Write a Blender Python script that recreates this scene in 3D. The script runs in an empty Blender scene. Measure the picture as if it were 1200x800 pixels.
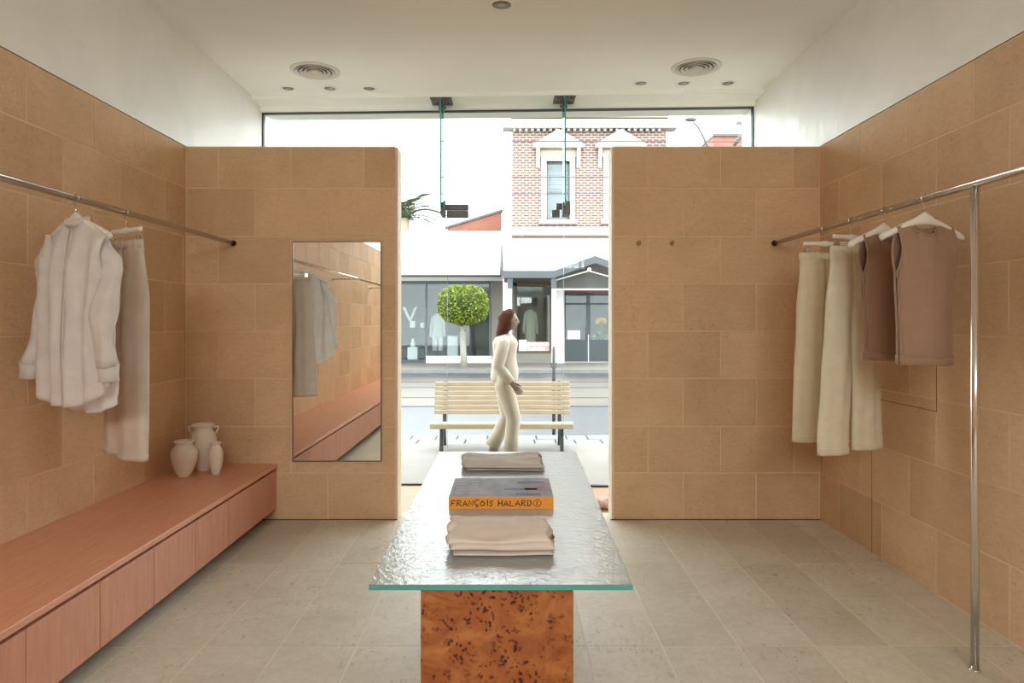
import bpy, bmesh, math, random
from mathutils import Vector, Matrix, noise

R = random.Random(7)
PI = math.pi
sc = bpy.context.scene
COL = sc.collection

# ------------------------------------------------------------------ camera
F = 800.0            # focal length in pixels of the 1200 px wide frame
VX, VY = 597.0, 377.0   # vanishing point
H = 1.4
cam_d = bpy.data.cameras.new('camera')
cam_d.sensor_width = 36.0
cam_d.lens = F * 36.0 / 1200.0
cam_d.shift_x = (600 - VX) / 1200.0
cam_d.shift_y = (VY - 400) / 1200.0
cam_d.clip_start = 0.05
cam_d.clip_end = 300
cam = bpy.data.objects.new('camera', cam_d)
COL.objects.link(cam)
cam.location = (0, 0, H)
cam.rotation_euler = (PI / 2, 0, 0)
sc.camera = cam

# ------------------------------------------------------------------ light
SKY = 5.6
w = bpy.data.worlds.new('overcast_sky')
sc.world = w
w.use_nodes = True
bg = w.node_tree.nodes['Background']
bg.inputs[0].default_value = (0.915, 0.985, 1.0, 1)
bg.inputs[1].default_value = SKY
sc.view_settings.view_transform = 'Standard'
sc.view_settings.look = 'None'
sc.view_settings.exposure = 0.42
sc.view_settings.gamma = 1.0
sc.view_settings.use_curve_mapping = False
cy = sc.cycles
cy.use_denoising = True
cy.max_bounces = 12
cy.diffuse_bounces = 7
cy.glossy_bounces = 6
cy.transparent_max_bounces = 24
cy.transmission_bounces = 8
cy.sample_clamp_indirect = 6.0
cy.caustics_reflective = False
cy.caustics_refractive = False
FILL_W = 21.0        # watts of each fill lamp added behind the camera

# ------------------------------------------------------------------ materials
def new_mat(name):
    m = bpy.data.materials.new(name)
    m.use_nodes = True
    nt = m.node_tree
    return m, nt, nt.nodes['Principled BSDF']

def N(nt, kind, **kw):
    n = nt.nodes.new(kind)
    for k, v in kw.items():
        setattr(n, k, v)
    return n

def noise_node(nt, vec, scale, detail=4, rough=0.55, dist=0.0):
    n = N(nt, 'ShaderNodeTexNoise')
    n.inputs['Scale'].default_value = scale
    n.inputs['Detail'].default_value = detail
    n.inputs['Roughness'].default_value = rough
    n.inputs['Distortion'].default_value = dist
    nt.links.new(vec, n.inputs['Vector'])
    return n.outputs['Fac']

def ramp(nt, fac, stops):
    r = N(nt, 'ShaderNodeValToRGB')
    el = r.color_ramp.elements
    while len(el) > 1:
        el.remove(el[-1])
    for i, (p, c) in enumerate(stops):
        e = el[0] if i == 0 else el.new(p)
        e.position = p
        e.color = (c[0], c[1], c[2], 1) if isinstance(c, (tuple, list)) else (c, c, c, 1)
    nt.links.new(fac, r.inputs[0])
    return r.outputs[0]

def mixc(nt, fac, a, b, mode='MIX'):
    m = N(nt, 'ShaderNodeMix', data_type='RGBA', blend_type=mode)
    for s, v in ((m.inputs[0], fac), (m.inputs[6], a), (m.inputs[7], b)):
        if isinstance(v, bpy.types.NodeSocket):
            nt.links.new(v, s)
        elif isinstance(v, (tuple, list)):
            s.default_value = (v[0], v[1], v[2], 1)
        else:
            s.default_value = v
    return m.outputs[2]

def mathn(nt, op, a, b=0.0):
    m = N(nt, 'ShaderNodeMath', operation=op)
    for s, v in ((m.inputs[0], a), (m.inputs[1], b)):
        if isinstance(v, bpy.types.NodeSocket):
            nt.links.new(v, s)
        else:
            s.default_value = v
    return m.outputs[0]

def position(nt, scale=(1, 1, 1), obj=False):
    if obj:
        src = N(nt, 'ShaderNodeTexCoord').outputs['Object']
    else:
        src = N(nt, 'ShaderNodeNewGeometry').outputs['Position']
    if scale == (1, 1, 1):
        return src
    mp = N(nt, 'ShaderNodeMapping')
    mp.inputs['Scale'].default_value = scale
    nt.links.new(src, mp.inputs['Vector'])
    return mp.outputs[0]

def bump(nt, bsdf, h, strength=0.2, dist=0.01):
    b = N(nt, 'ShaderNodeBump')
    b.inputs['Strength'].default_value = strength
    b.inputs['Distance'].default_value = dist
    nt.links.new(h, b.inputs['Height'])
    nt.links.new(b.outputs[0], bsdf.inputs['Normal'])

def plain(name, c, rough=0.6, metal=0.0, var=0.08, scale=8.0, spec=0.5, bmp=0.0, bscale=60):
    m, nt, b = new_mat(name)
    v = position(nt, obj=True)
    f = noise_node(nt, v, scale, 4)
    lo = [max(0, x * (1 - var)) for x in c]
    hi = [min(1, x * (1 + var)) for x in c]
    nt.links.new(ramp(nt, f, [(0.3, lo), (0.7, hi)]), b.inputs['Base Color'])
    b.inputs['Roughness'].default_value = rough
    b.inputs['Metallic'].default_value = metal
    b.inputs['Specular IOR Level'].default_value = spec
    if bmp:
        bump(nt, b, noise_node(nt, v, bscale, 5), bmp, 0.004)
    return m

def stone(name, c1, c2, pit, rnd=0.16, rough=0.7, pitamt=0.6, pitscale=(14, 14, 14), spec=0.3):
    m, nt, b = new_mat(name)
    v = position(nt)
    col = ramp(nt, noise_node(nt, v, 2.6, 6, 0.6, 0.4), [(0.3, c1), (0.7, c2)])
    fine = ramp(nt, noise_node(nt, position(nt, (1, 1, 2.2)), 34, 6, 0.7), [(0.25, 0.92), (0.75, 1.06)])
    col = mixc(nt, 1.0, col, fine, 'MULTIPLY')
    vein = ramp(nt, noise_node(nt, position(nt, (1, 1, 4)), 5, 8, 0.65, 1.2), [(0.46, 1.0), (0.5, 0.93), (0.54, 1.0)])
    col = mixc(nt, 1.0, col, vein, 'MULTIPLY')
    pm = noise_node(nt, position(nt, pitscale), 3.2, 7, 0.72)
    cl = noise_node(nt, v, 1.9, 3)
    pits = ramp(nt, mathn(nt, 'ADD', pm, mathn(nt, 'MULTIPLY', cl, 0.35)), [(0.76, 0.0), (0.87, pitamt)])
    col = mixc(nt, pits, col, pit)
    oi = N(nt, 'ShaderNodeObjectInfo')
    tint = ramp(nt, oi.outputs['Random'], [(0.0, (1 - rnd, 1 - rnd * 1.15, 1 - rnd * 1.3)), (0.5, (1, 1, 1)), (1.0, (1 + rnd * 0.4, 1 + rnd * 0.4, 1 + rnd * 0.4))])
    col = mixc(nt, 1.0, col, tint, 'MULTIPLY')
    nt.links.new(col, b.inputs['Base Color'])
    b.inputs['Roughness'].default_value = rough
    b.inputs['Specular IOR Level'].default_value = spec
    h = mathn(nt, 'SUBTRACT', noise_node(nt, v, 70, 6, 0.7), mathn(nt, 'MULTIPLY', pits, 1.5))
    bump(nt, b, h, 0.12, 0.004)
    return m

def wood(name, c1, c2, axis, rough=0.45, freq=30):
    m, nt, b = new_mat(name)
    s = {'x': (1, 14, 14), 'y': (14, 1, 14), 'z': (14, 14, 1)}[axis]
    v = position(nt, s)
    g = noise_node(nt, v, freq / 14.0, 6, 0.65, 0.6)
    col = ramp(nt, g, [(0.3, c1), (0.5, [(a + q) / 2 for a, q in zip(c1, c2)]), (0.72, c2)])
    fine = ramp(nt, noise_node(nt, v, freq / 2.0, 4, 0.7), [(0.3, 0.9), (0.7, 1.06)])
    col = mixc(nt, 1.0, col, fine, 'MULTIPLY')
    nt.links.new(col, b.inputs['Base Color'])
    b.inputs['Roughness'].default_value = rough
    bump(nt, b, g, 0.06, 0.002)
    return m

def burl():
    m, nt, b = new_mat('burl_veneer')
    v = position(nt)
    base = ramp(nt, noise_node(nt, position(nt, (1, 1, 1.3)), 7, 6, 0.6, 2.5),
                [(0.25, (0.21, 0.058, 0.018)), (0.5, (0.34, 0.112, 0.032)), (0.75, (0.45, 0.185, 0.060))])
    warp = N(nt, 'ShaderNodeVectorMath', operation='MULTIPLY_ADD')
    nz = N(nt, 'ShaderNodeTexNoise')
    nz.inputs['Scale'].default_value = 22
    nt.links.new(v, nz.inputs['Vector'])
    warp.inputs[1].default_value = (0.05, 0.05, 0.05)
    nt.links.new(nz.outputs['Color'], warp.inputs[0])
    nt.links.new(v, warp.inputs[2])
    flat = N(nt, 'ShaderNodeMapping')
    nt.links.new(warp.outputs[0], flat.inputs['Vector'])
    vo = N(nt, 'ShaderNodeTexVoronoi')
    vo.inputs['Scale'].default_value = 74
    nt.links.new(flat.outputs[0], vo.inputs['Vector'])
    spots = ramp(nt, vo.outputs['Distance'], [(0.22, 1.0), (0.5, 0.0)])
    cl = N(nt, 'ShaderNodeTexVoronoi')
    cl.inputs['Scale'].default_value = 13.0
    nt.links.new(flat.outputs[0], cl.inputs['Vector'])
    clus = ramp(nt, cl.outputs['Distance'], [(0.43, 1.0), (0.62, 0.0)])
    halo = ramp(nt, cl.outputs['Distance'], [(0.1, 0.75), (0.6, 0.0)])
    col = mixc(nt, halo, base, (0.30, 0.08, 0.02))
    col = mixc(nt, mathn(nt, 'MULTIPLY', spots, clus), col, (0.055, 0.012, 0.008))
    nt.links.new(col, b.inputs['Base Color'])
    b.inputs['Roughness'].default_value = 0.5
    b.inputs['Specular IOR Level'].default_value = 0.25
    return m

def glass_thin(name, tint=(0.97, 0.985, 0.98), refl=1.0):
    m, nt, b = new_mat(name)
    nt.nodes.remove(b)
    out = nt.nodes['Material Output']
    t = N(nt, 'ShaderNodeBsdfTransparent')
    v = position(nt)
    nt.links.new(mixc(nt, noise_node(nt, v, 1.5), tint, [x * 0.985 for x in tint]), t.inputs[0])
    g = N(nt, 'ShaderNodeBsdfGlossy')
    g.inputs['Roughness'].default_value = 0.02
    fr = N(nt, 'ShaderNodeFresnel')
    fr.inputs[0].default_value = 1.45
    mx = N(nt, 'ShaderNodeMixShader')
    nt.links.new(mathn(nt, 'MULTIPLY', fr.outputs[0], refl), mx.inputs[0])
    nt.links.new(t.outputs[0], mx.inputs[1])
    nt.links.new(g.outputs[0], mx.inputs[2])
    nt.links.new(mx.outputs[0], out.inputs[0])
    return m

def glass_textured():
    """rolled, water-textured table glass"""
    m, nt, b = new_mat('textured_glass')
    nt.nodes.remove(b)
    out = nt.nodes['Material Output']
    v = position(nt)
    h = mathn(nt, 'ADD', noise_node(nt, v, 34, 3, 0.6, 1.0), mathn(nt, 'MULTIPLY', noise_node(nt, v, 110, 3, 0.6), 0.35))
    bp = N(nt, 'ShaderNodeBump')
    bp.inputs['Strength'].default_value = 0.6
    bp.inputs['Distance'].default_value = 0.004
    nt.links.new(h, bp.inputs['Height'])
    t = N(nt, 'ShaderNodeBsdfTransparent')
    t.inputs[0].default_value = (0.80, 0.88, 0.85, 1)
    tl = N(nt, 'ShaderNodeBsdfTranslucent')
    tl.inputs[0].default_value = (0.93, 0.98, 0.98, 1)
    df = N(nt, 'ShaderNodeBsdfDiffuse')
    df.inputs[0].default_value = (0.92, 0.97, 0.98, 1)
    a1 = N(nt, 'ShaderNodeMixShader')
    a1.inputs[0].default_value = 0.5
    nt.links.new(tl.outputs[0], a1.inputs[1])
    nt.links.new(df.outputs[0], a1.inputs[2])
    a = N(nt, 'ShaderNodeMixShader')
    a.inputs[0].default_value = 0.78
    nt.links.new(t.outputs[0], a.inputs[1])
    nt.links.new(a1.outputs[0], a.inputs[2])
    g = N(nt, 'ShaderNodeBsdfGlossy')
    g.inputs['Roughness'].default_value = 0.12
    nt.links.new(bp.outputs[0], g.inputs['Normal'])
    fr = N(nt, 'ShaderNodeFresnel')
    fr.inputs[0].default_value = 1.75
    nt.links.new(bp.outputs[0], fr.inputs['Normal'])
    mx = N(nt, 'ShaderNodeMixShader')
    nt.links.new(fr.outputs[0], mx.inputs[0])
    nt.links.new(a.outputs[0], mx.inputs[1])
    nt.links.new(g.outputs[0], mx.inputs[2])
    nt.links.new(mx.outputs[0], out.inputs[0])
    return m

def cloth(name, c, knit=False, transl=0.0, scale=420, var=0.05, amt=0.25):
    m, nt, b = new_mat(name)
    v = position(nt, obj=True)
    col = ramp(nt, noise_node(nt, v, 14, 5), [(0.3, [x * (1 - var) for x in c]), (0.7, [min(1, x * (1 + var)) for x in c])])
    wv = N(nt, 'ShaderNodeTexWave', wave_type='BANDS', bands_direction='X' if knit else 'DIAGONAL')
    wv.inputs['Scale'].default_value = scale
    wv.inputs['Distortion'].default_value = 1.5 if knit else 0.5
    nt.links.new(v, wv.inputs['Vector'])
    if knit:
        col = mixc(nt, 1.0, col, ramp(nt, wv.outputs['Fac'], [(0.0, 0.80), (1.0, 1.05)]), 'MULTIPLY')
    nt.links.new(col, b.inputs['Base Color'])
    b.inputs['Roughness'].default_value = 0.9
    b.inputs['Specular IOR Level'].default_value = 0.15
    b.inputs['Sheen Weight'].default_value = 0.15
    h = mathn(nt, 'ADD', mathn(nt, 'MULTIPLY', wv.outputs['Fac'], 0.3), noise_node(nt, v, 30, 5))
    bump(nt, b, h, amt, 0.004)
    if transl:
        tl = N(nt, 'ShaderNodeBsdfTranslucent')
        nt.links.new(col, tl.inputs[0])
        mx = N(nt, 'ShaderNodeMixShader')
        mx.inputs[0].default_value = transl
        nt.links.new(b.outputs[0], mx.inputs[1])
        nt.links.new(tl.outputs[0], mx.inputs[2])
        nt.links.new(mx.outputs[0], nt.nodes['Material Output'].inputs[0])
    return m

def bricks():
    m, nt, b = new_mat('facade_brickwork')
    v = position(nt)
    sp = N(nt, 'ShaderNodeSeparateXYZ')
    nt.links.new(v, sp.inputs[0])
    cb = N(nt, 'ShaderNodeCombineXYZ')
    nt.links.new(mathn(nt, 'ADD', sp.outputs[0], sp.outputs[1]), cb.inputs[0])
    nt.links.new(sp.outputs[2], cb.inputs[1])
    br = N(nt, 'ShaderNodeTexBrick')
    br.inputs['Scale'].default_value = 1.0
    br.inputs['Brick Width'].default_value = 0.25
    br.inputs['Row Height'].default_value = 0.092
    br.inputs['Mortar Size'].default_value = 0.016
    br.inputs['Color1'].default_value = (0.150, 0.068, 0.050, 1)
    br.inputs['Color2'].default_value = (0.105, 0.052, 0.040, 1)
    br.inputs['Mortar'].default_value = (0.330, 0.275, 0.240, 1)
    nt.links.new(cb.outputs[0], br.inputs['Vector'])
    nt.links.new(br.outputs['Color'], b.inputs['Base Color'])
    b.inputs['Roughness'].default_value = 0.85
    return m

def road_mat():
    m, nt, b = new_mat('street_asphalt')
    v = position(nt)
    sp = N(nt, 'ShaderNodeSeparateXYZ')
    nt.links.new(v, sp.inputs[0])
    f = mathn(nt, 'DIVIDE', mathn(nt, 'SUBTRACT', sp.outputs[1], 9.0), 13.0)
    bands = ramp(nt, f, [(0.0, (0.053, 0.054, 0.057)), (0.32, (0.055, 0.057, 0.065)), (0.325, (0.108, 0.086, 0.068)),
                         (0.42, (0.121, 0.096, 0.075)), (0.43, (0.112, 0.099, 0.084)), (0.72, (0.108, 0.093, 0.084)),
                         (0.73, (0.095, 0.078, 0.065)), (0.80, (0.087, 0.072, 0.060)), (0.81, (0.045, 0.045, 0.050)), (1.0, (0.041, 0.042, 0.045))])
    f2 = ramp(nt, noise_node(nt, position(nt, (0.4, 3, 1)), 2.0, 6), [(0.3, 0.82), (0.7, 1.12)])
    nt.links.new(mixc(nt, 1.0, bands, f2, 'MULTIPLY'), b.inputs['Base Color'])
    b.inputs['Roughness'].default_value = 0.45
    return m

M = {}
M['stone_wall'] = stone('limestone_wall', (0.63, 0.42, 0.25), (0.73, 0.505, 0.315), (0.36, 0.20, 0.11), rnd=0.11, pitamt=0.35)
M['stone_floor'] = stone('limestone_floor', (0.56, 0.505, 0.405), (0.66, 0.60, 0.495), (0.26, 0.19, 0.12), rnd=0.08, pitamt=0.6, pitscale=(12, 5, 12), rough=0.55, spec=0.4)
M['mortar_wall'] = plain('wall_mortar', (0.735, 0.525, 0.335), 0.9, var=0.1, scale=4)
M['mortar_floor'] = plain('floor_mortar', (0.72, 0.64, 0.50), 0.9, var=0.1, scale=4)
M['stone_edge'] = plain('honed_limestone', (0.74, 0.62, 0.46), 0.6, var=0.06, scale=5, bmp=0.15)
def plaster():
    m, nt, b = new_mat('polished_plaster')
    v = position(nt)
    f = noise_node(nt, v, 2.4, 6, 0.6, 0.8)
    nt.links.new(ramp(nt, f, [(0.3, (0.77, 0.755, 0.70)), (0.7, (0.84, 0.825, 0.775))]), b.inputs['Base Color'])
    nt.links.new(ramp(nt, noise_node(nt, v, 9, 5, 0.6, 1.0), [(0.3, 0.3), (0.7, 0.55)]), b.inputs['Roughness'])
    bump(nt, b, noise_node(nt, v, 11, 5, 0.5, 1.0), 0.12, 0.01)
    return m
M['plaster'] = plaster()
M['ceiling'] = plain('ceiling_paint', (0.850, 0.865, 0.800), 0.85, var=0.02, scale=1.5, bmp=0.05, bscale=12)
M['seam'] = plain('dark_seam', (0.09, 0.05, 0.03), 0.9)
M['bench_top'] = wood('stained_timber_top', (0.64, 0.285, 0.170), (0.76, 0.375, 0.24), 'y', 0.38, 40)
M['bench_front'] = wood('stained_timber_front', (0.55, 0.245, 0.155), (0.67, 0.325, 0.215), 'z', 0.45, 60)
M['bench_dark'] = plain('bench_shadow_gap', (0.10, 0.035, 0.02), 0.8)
M['burl'] = burl()
M['chrome'] = plain('polished_steel', (0.78, 0.76, 0.73), 0.14, 1.0, var=0.02)
M['steel_dark'] = plain('patch_steel', (0.13, 0.12, 0.112), 0.5, 0.5, var=0.05)
M['frame_dark'] = plain('dark_frame_metal', (0.06, 0.06, 0.065), 0.45, 0.6)
M['bronze'] = plain('brass', (0.62, 0.47, 0.24), 0.25, 1.0)
M['black'] = plain('black_rubber', (0.025, 0.022, 0.02), 0.6)
M['hanger'] = plain('hanger_white', (0.84, 0.80, 0.73), 0.4, var=0.02)
M['glass'] = glass_thin('window_glass', refl=0.35)
M['glass_shop'] = glass_thin('far_shop_glass', (0.86, 0.90, 0.90), 1.0)
M['glass_edge'] = plain('green_glass_edge', (0.060, 0.290, 0.265), 0.15, var=0.1, spec=0.8)
M['fin'] = glass_thin('fin_glass', (0.42, 0.72, 0.68), 0.25)
M['tex_glass'] = glass_textured()
def mirror_mat():
    m, nt, b = new_mat('mirror_silver')
    v = position(nt)
    nt.links.new(ramp(nt, noise_node(nt, v, 1), [(0, (0.87, 0.89, 0.85)), (1, (0.89, 0.91, 0.87))]), b.inputs['Base Color'])
    b.inputs['Metallic'].default_value = 1
    b.inputs['Roughness'].default_value = 0.0
    return m
M['mirror'] = mirror_mat()
M['ceramic'] = plain('bisque_ceramic', (0.78, 0.72, 0.63), 0.75, var=0.03, bmp=0.1)
M['linen'] = cloth('white_linen', (0.930, 0.905, 0.890), transl=0.5, scale=300)
M['trouser_pale'] = cloth('blush_cotton', (0.80, 0.70, 0.60), transl=0.25)
M['trouser_cream'] = cloth('cream_wool', (0.83, 0.74, 0.54), transl=0.12)
M['trouser_ivory'] = cloth('ivory_wool', (0.87, 0.80, 0.62), transl=0.12)
M['knit_brown'] = cloth('cocoa_knit', (0.310, 0.180, 0.120), knit=True, scale=60)
M['knit_taupe'] = cloth('taupe_knit', (0.400, 0.255, 0.175), knit=True, scale=60)
M['knit_fold'] = cloth('oatmeal_knit', (0.710, 0.615, 0.540), scale=220)
M['knit_fold2'] = cloth('stone_grey_knit', (0.560, 0.520, 0.475), scale=220)
M['terracotta'] = wood('bay_floor_timber', (0.36, 0.15, 0.06), (0.46, 0.215, 0.095), 'x', 0.5, 30)
M['pink_stone'] = plain('pink_rock', (0.50, 0.38, 0.32), 0.8, var=0.35, scale=22, bmp=0.5, bscale=25)

# ------------------------------------------------------------------ geometry helpers
def mesh_obj(name, verts, faces, mat, parent=None, smooth=False, fmat=None):
    me = bpy.data.meshes.new(name)
    me.from_pydata([tuple(v) for v in verts], [], faces)
    for mm in (mat if isinstance(mat, list) else [mat]):
        me.materials.append(mm)
    if fmat:
        me.polygons.foreach_set('material_index', fmat)
    bm = bmesh.new()
    bm.from_mesh(me)
    bmesh.ops.recalc_face_normals(bm, faces=bm.faces)
    bm.to_mesh(me)
    bm.free()
    if smooth:
        me.polygons.foreach_set('use_smooth', [True] * len(me.polygons))
    me.update()
    o = bpy.data.objects.new(name, me)
    COL.objects.link(o)
    if parent:
        o.parent = parent
    return o

class G:
    """collects geometry for one mesh"""
    def __init__(s):
        s.v, s.f, s.m = [], [], []
    def add(s, vs, fs, mi=0):
        o = len(s.v)
        s.v += [tuple(p) for p in vs]
        s.f += [tuple(i + o for i in q) for q in fs]
        s.m += [mi] * len(fs)
        return s
    def box(s, x0, x1, y0, y1, z0, z1, mi=0):
        return s.add([(x0, y0, z0), (x1, y0, z0), (x1, y1, z0), (x0, y1, z0), (x0, y0, z1), (x1, y0, z1), (x1, y1, z1), (x0, y1, z1)],
                     [(0, 3, 2, 1), (4, 5, 6, 7), (0, 1, 5, 4), (1, 2, 6, 5), (2, 3, 7, 6), (3, 0, 4, 7)], mi)
    def prism(s, poly, d0, d1, axis='y', mi=0):
        n = len(poly)
        def P(p, d):
            return (p[0], d, p[1]) if axis == 'y' else ((d, p[0], p[1]) if axis == 'x' else (p[0], p[1], d))
        vs = [P(p, d0) for p in poly] + [P(p, d1) for p in poly]
        fs = [tuple(range(n)), tuple(range(2 * n - 1, n - 1, -1))] + [(i, (i + 1) % n, n + (i + 1) % n, n + i) for i in range(n)]
        return s.add(vs, fs, mi)
    def tube(s, path, r, seg=10, cap=True, mi=0):
        path = [Vector(p) for p in path]
        rs = r if isinstance(r, (list, tuple)) else [r] * len(path)
        rings, up = [], None
        for i, p in enumerate(path):
            t = (path[min(i + 1, len(path) - 1)] - path[max(i - 1, 0)])
            if t.length < 1e-9:
                t = Vector((0, 0, 1))
            t.normalize()
            if up is None:
                a = Vector((0, 0, 1)) if abs(t.z) < 0.9 else Vector((1, 0, 0))
                up = (a - t * a.dot(t)).normalized()
            else:
                up = up - t * up.dot(t)
                up = up.normalized() if up.length > 1e-6 else Vector((1, 0, 0))
            b = t.cross(up)
            rr = rs[i]
            ra, rb = rr if isinstance(rr, tuple) else (rr, rr)
            rings.append([p + up * (ra * math.cos(2 * PI * k / seg)) + b * (rb * math.sin(2 * PI * k / seg)) for k in range(seg)])
        return s.loft(rings, cap, mi)
    def loft(s, rings, cap=True, mi=0, closed=True):
        n = len(rings[0])
        vs = [p for r in rings for p in r]
        fs = []
        for i in range(len(rings) - 1):
            for k in range(n if closed else n - 1):
                k2 = (k + 1) % n
                fs.append((i * n + k, i * n + k2, (i + 1) * n + k2, (i + 1) * n + k))
        if cap:
            fs.append(tuple(range(n - 1, -1, -1)))
            fs.append(tuple((len(rings) - 1) * n + k for k in range(n)))
        return s.add(vs, fs, mi)
    def lathe(s, prof, seg=28, cx=0, cy=0, cap=True, mi=0):
        return s.loft([[(cx + r * math.cos(2 * PI * k / seg), cy + r * math.sin(2 * PI * k / seg), z) for k in range(seg)] for r, z in prof], cap, mi)
    def ball(s, c, r, seg=12, rings=8, mi=0):
        rx, ry, rz = r if isinstance(r, tuple) else (r, r, r)
        pr = []
        for i in range(rings + 1):
            a = PI * i / rings
            pr.append([(c[0] + rx * max(math.sin(a), 0.001) * math.cos(2 * PI * k / seg), c[1] + ry * max(math.sin(a), 0.001) * math.sin(2 * PI * k / seg), c[2] + rz * math.cos(a)) for k in range(seg)])
        return s.loft(pr, True, mi)
    def obj(s, name, mat, parent=None, smooth=False):
        return mesh_obj(name, s.v, s.f, mat, parent, smooth, s.m if isinstance(mat, list) else None)

def thing(name, label, cat, loc=(0, 0, 0), rz=0.0, group=None):
    o = bpy.data.objects.new(name, None)
    o.empty_display_size = 0.1
    COL.objects.link(o)
    o.location = loc
    o.rotation_euler = (0, 0, rz)
    return tag(o, label, cat, group)

def tag(o, label, cat, group=None):
    o['label'] = label
    o['category'] = cat
    if group:
        o['group'] = group
    return o

def struct(o):
    o['kind'] = 'structure'
    return o

def bevel(o, wd=0.004, seg=2):
    b = o.modifiers.new('bevel', 'BEVEL')
    b.width = wd
    b.segments = seg
    b.limit_method = 'ANGLE'
    return o

def solidify(o, t):
    s = o.modifiers.new('solidify', 'SOLIDIFY')
    s.thickness = t
    s.offset = 0
    return o

# ------------------------------------------------------------------ room shell
XL, XR = -2.29, 2.197
YB = 4.83            # face of the stub walls
YR = -4.6            # rear wall
ZC = 3.415           # ceiling
ZB = -0.10           # window bay floor, level with the footpath
ZS = 2.637           # top of the stone
YWL, YWR = 6.33, 6.15   # shop window plane, left and right end
def yw(x):
    return YWL + (YWR - YWL) * (x - XL) / (XR - XL)
TH = 0.16             # thickness of the stub walls
JW = 0.006
COURSES = [0.0, 0.332, 0.66, 1.0, 1.334, 1.67, 2.004, 2.347, ZS]
_blk = {}
def block_mesh(wd, h, t, ch=0.003):
    key = (round(wd, 3), round(h, 3), t)
    if key not in _blk:
        a, c = wd / 2, h / 2
        v = [(-a, 0, -c), (a, 0, -c), (a, 0, c), (-a, 0, c)]
        v += [(x, -t + ch, z) for x, y, z in v[:4]]
        v += [(x - math.copysign(ch, x), -t, z - math.copysign(ch, z)) for x, y, z in v[:4]]
        f = [(0, 1, 5, 4), (1, 2, 6, 5), (2, 3, 7, 6), (3, 0, 4, 7), (4, 5, 9, 8), (5, 6, 10, 9), (6, 7, 11, 10), (7, 4, 8, 11), (8, 9, 10, 11), (3, 2, 1, 0)]
        me = bpy.data.meshes.new('stone_block')
        me.from_pydata(v, [], f)
        me.materials.append(M['stone_wall'])
        _blk[key] = me
    return _blk[key]

def stone_face(parent, a0, a1, phase, place, rz):
    """courses of blocks between a0 and a1 along the wall; phase(i) -> joint offset"""
    L = 0.515
    for i in range(8):
        z0, z1 = COURSES[i], COURSES[i + 1]
        p = phase(i)
        k0 = math.ceil((a0 - p) / L - 1e-6)
        js = [a0] + [p + k * L for k in range(k0, k0 + 60) if a0 + 0.04 < p + k * L < a1 - 0.04] + [a1]
        for q in range(len(js) - 1):
            wd = js[q + 1] - js[q] - JW
            me = block_mesh(wd, z1 - z0 - JW, 0.0215 + 0.0)
            o = bpy.data.objects.new('stone_block', me)
            COL.objects.link(o)
            o.parent = parent
            c = (js[q] + js[q + 1]) / 2
            x, y = place(c, R.uniform(-0.0006, 0.0006))
            o.location = (x, y, (z0 + z1) / 2)
            o.rotation_euler = (0, 0, rz)

T = 0.018   # mortar plane behind the block faces
# left wall
g = G().box(XL - 0.25, XL - 0.0008, YR, 6.45, -0.3, ZS).box(XL - 0.25, XL, YR, 6.45, ZS + 0.006, ZC + 0.2, 1).box(XL - 0.25, XL - 0.012, YR, 6.45, ZS, ZS + 0.006, 2)
g.box(XL - 0.2, XL + 0.0006, YB + TH, 6.36, -0.25, ZS - 0.001, 1)  # plaster facing on the unseen bay side, put in to brighten the ceiling
wall_left = struct(g.obj('wall_left', [M['mortar_wall'], M['plaster'], M['seam']]))
stone_face(wall_left, YR, YB - 0.002, lambda i: 3.24 if i % 2 else 3.50, lambda c, j: (XL - 0.0205 + j, c), PI / 2)
# right wall
g = G().box(XR + 0.0008, XR + 0.25, YR, 6.45, -0.3, ZS).box(XR, XR + 0.25, YR, 6.45, ZS + 0.006, ZC + 0.2, 1).box(XR + 0.012, XR + 0.25, YR, 6.45, ZS, ZS + 0.006, 2)
g.box(XR - 0.0006, XR + 0.2, YB + TH, 6.18, -0.25, ZS - 0.001, 1)  # unseen bay side faced in pale plaster too, lifting the ceiling light
wall_right = struct(g.obj('wall_right', [M['mortar_wall'], M['plaster'], M['seam']]))
stone_face(wall_right, YR, YB - 0.002, lambda i: 3.236 if i % 2 else 3.0, lambda c, j: (XR + 0.0205 + j, c), -PI / 2)
# concealed access panel: thin shadow gaps in the right wall
sx0, sx1 = XR - 0.0022, XR + 0.002
for (y0, y1, z0, z1) in ((3.508, 3.511, 0.94, 1.93), (3.508, 4.137, 0.938, 0.941), (4.135, 4.138, 0.002, 0.662), (4.135, 4.50, 0.660, 0.663), (3.508, 4.40, 1.932, 1.935)):
    G().box(sx0, sx1, y0, y1, z0, z1).obj('panel_seam', M['seam'], wall_right)
# stub walls between shop and window bay
XSL, XSR = (466 - VX) * YB / F, (717 - VX) * YB / F

g = G().box(XL - 0.02, XSL, YB + 0.0008, YB + TH - 0.004, 0, ZS - 0.004)
wall_fl = struct(g.obj('wall_front_left', M['mortar_wall']))
stone_face(wall_fl, XL + 0.002, XSL - 0.012, lambda i: -1.545 if i % 2 else -1.80, lambda c, j: (c, YB + 0.0205 + j), 0)
bevel(G().box(XSL - 0.014, XSL + 0.002, YB - 0.001, YB + TH, 0, ZS).obj('end_slab', M['stone_edge'], wall_fl), 0.006)
bevel(G().box(XL - 0.01, XSL - 0.014, YB - 0.001, YB + TH, ZS - 0.006, ZS + 0.004).obj('top_slab', M['stone_edge'], wall_fl), 0.003)
g = G().box(XSR, XR + 0.02, YB + 0.0008, YB + TH - 0.004, 0, ZS - 0.004)
wall_fr = struct(g.obj('wall_front_right', M['mortar_wall']))
stone_face(wall_fr, XSR + 0.012, XR - 0.002, lambda i: 0.98 if i % 2 else 1.231, lambda c, j: (c, YB + 0.0205 + j), 0)
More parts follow.
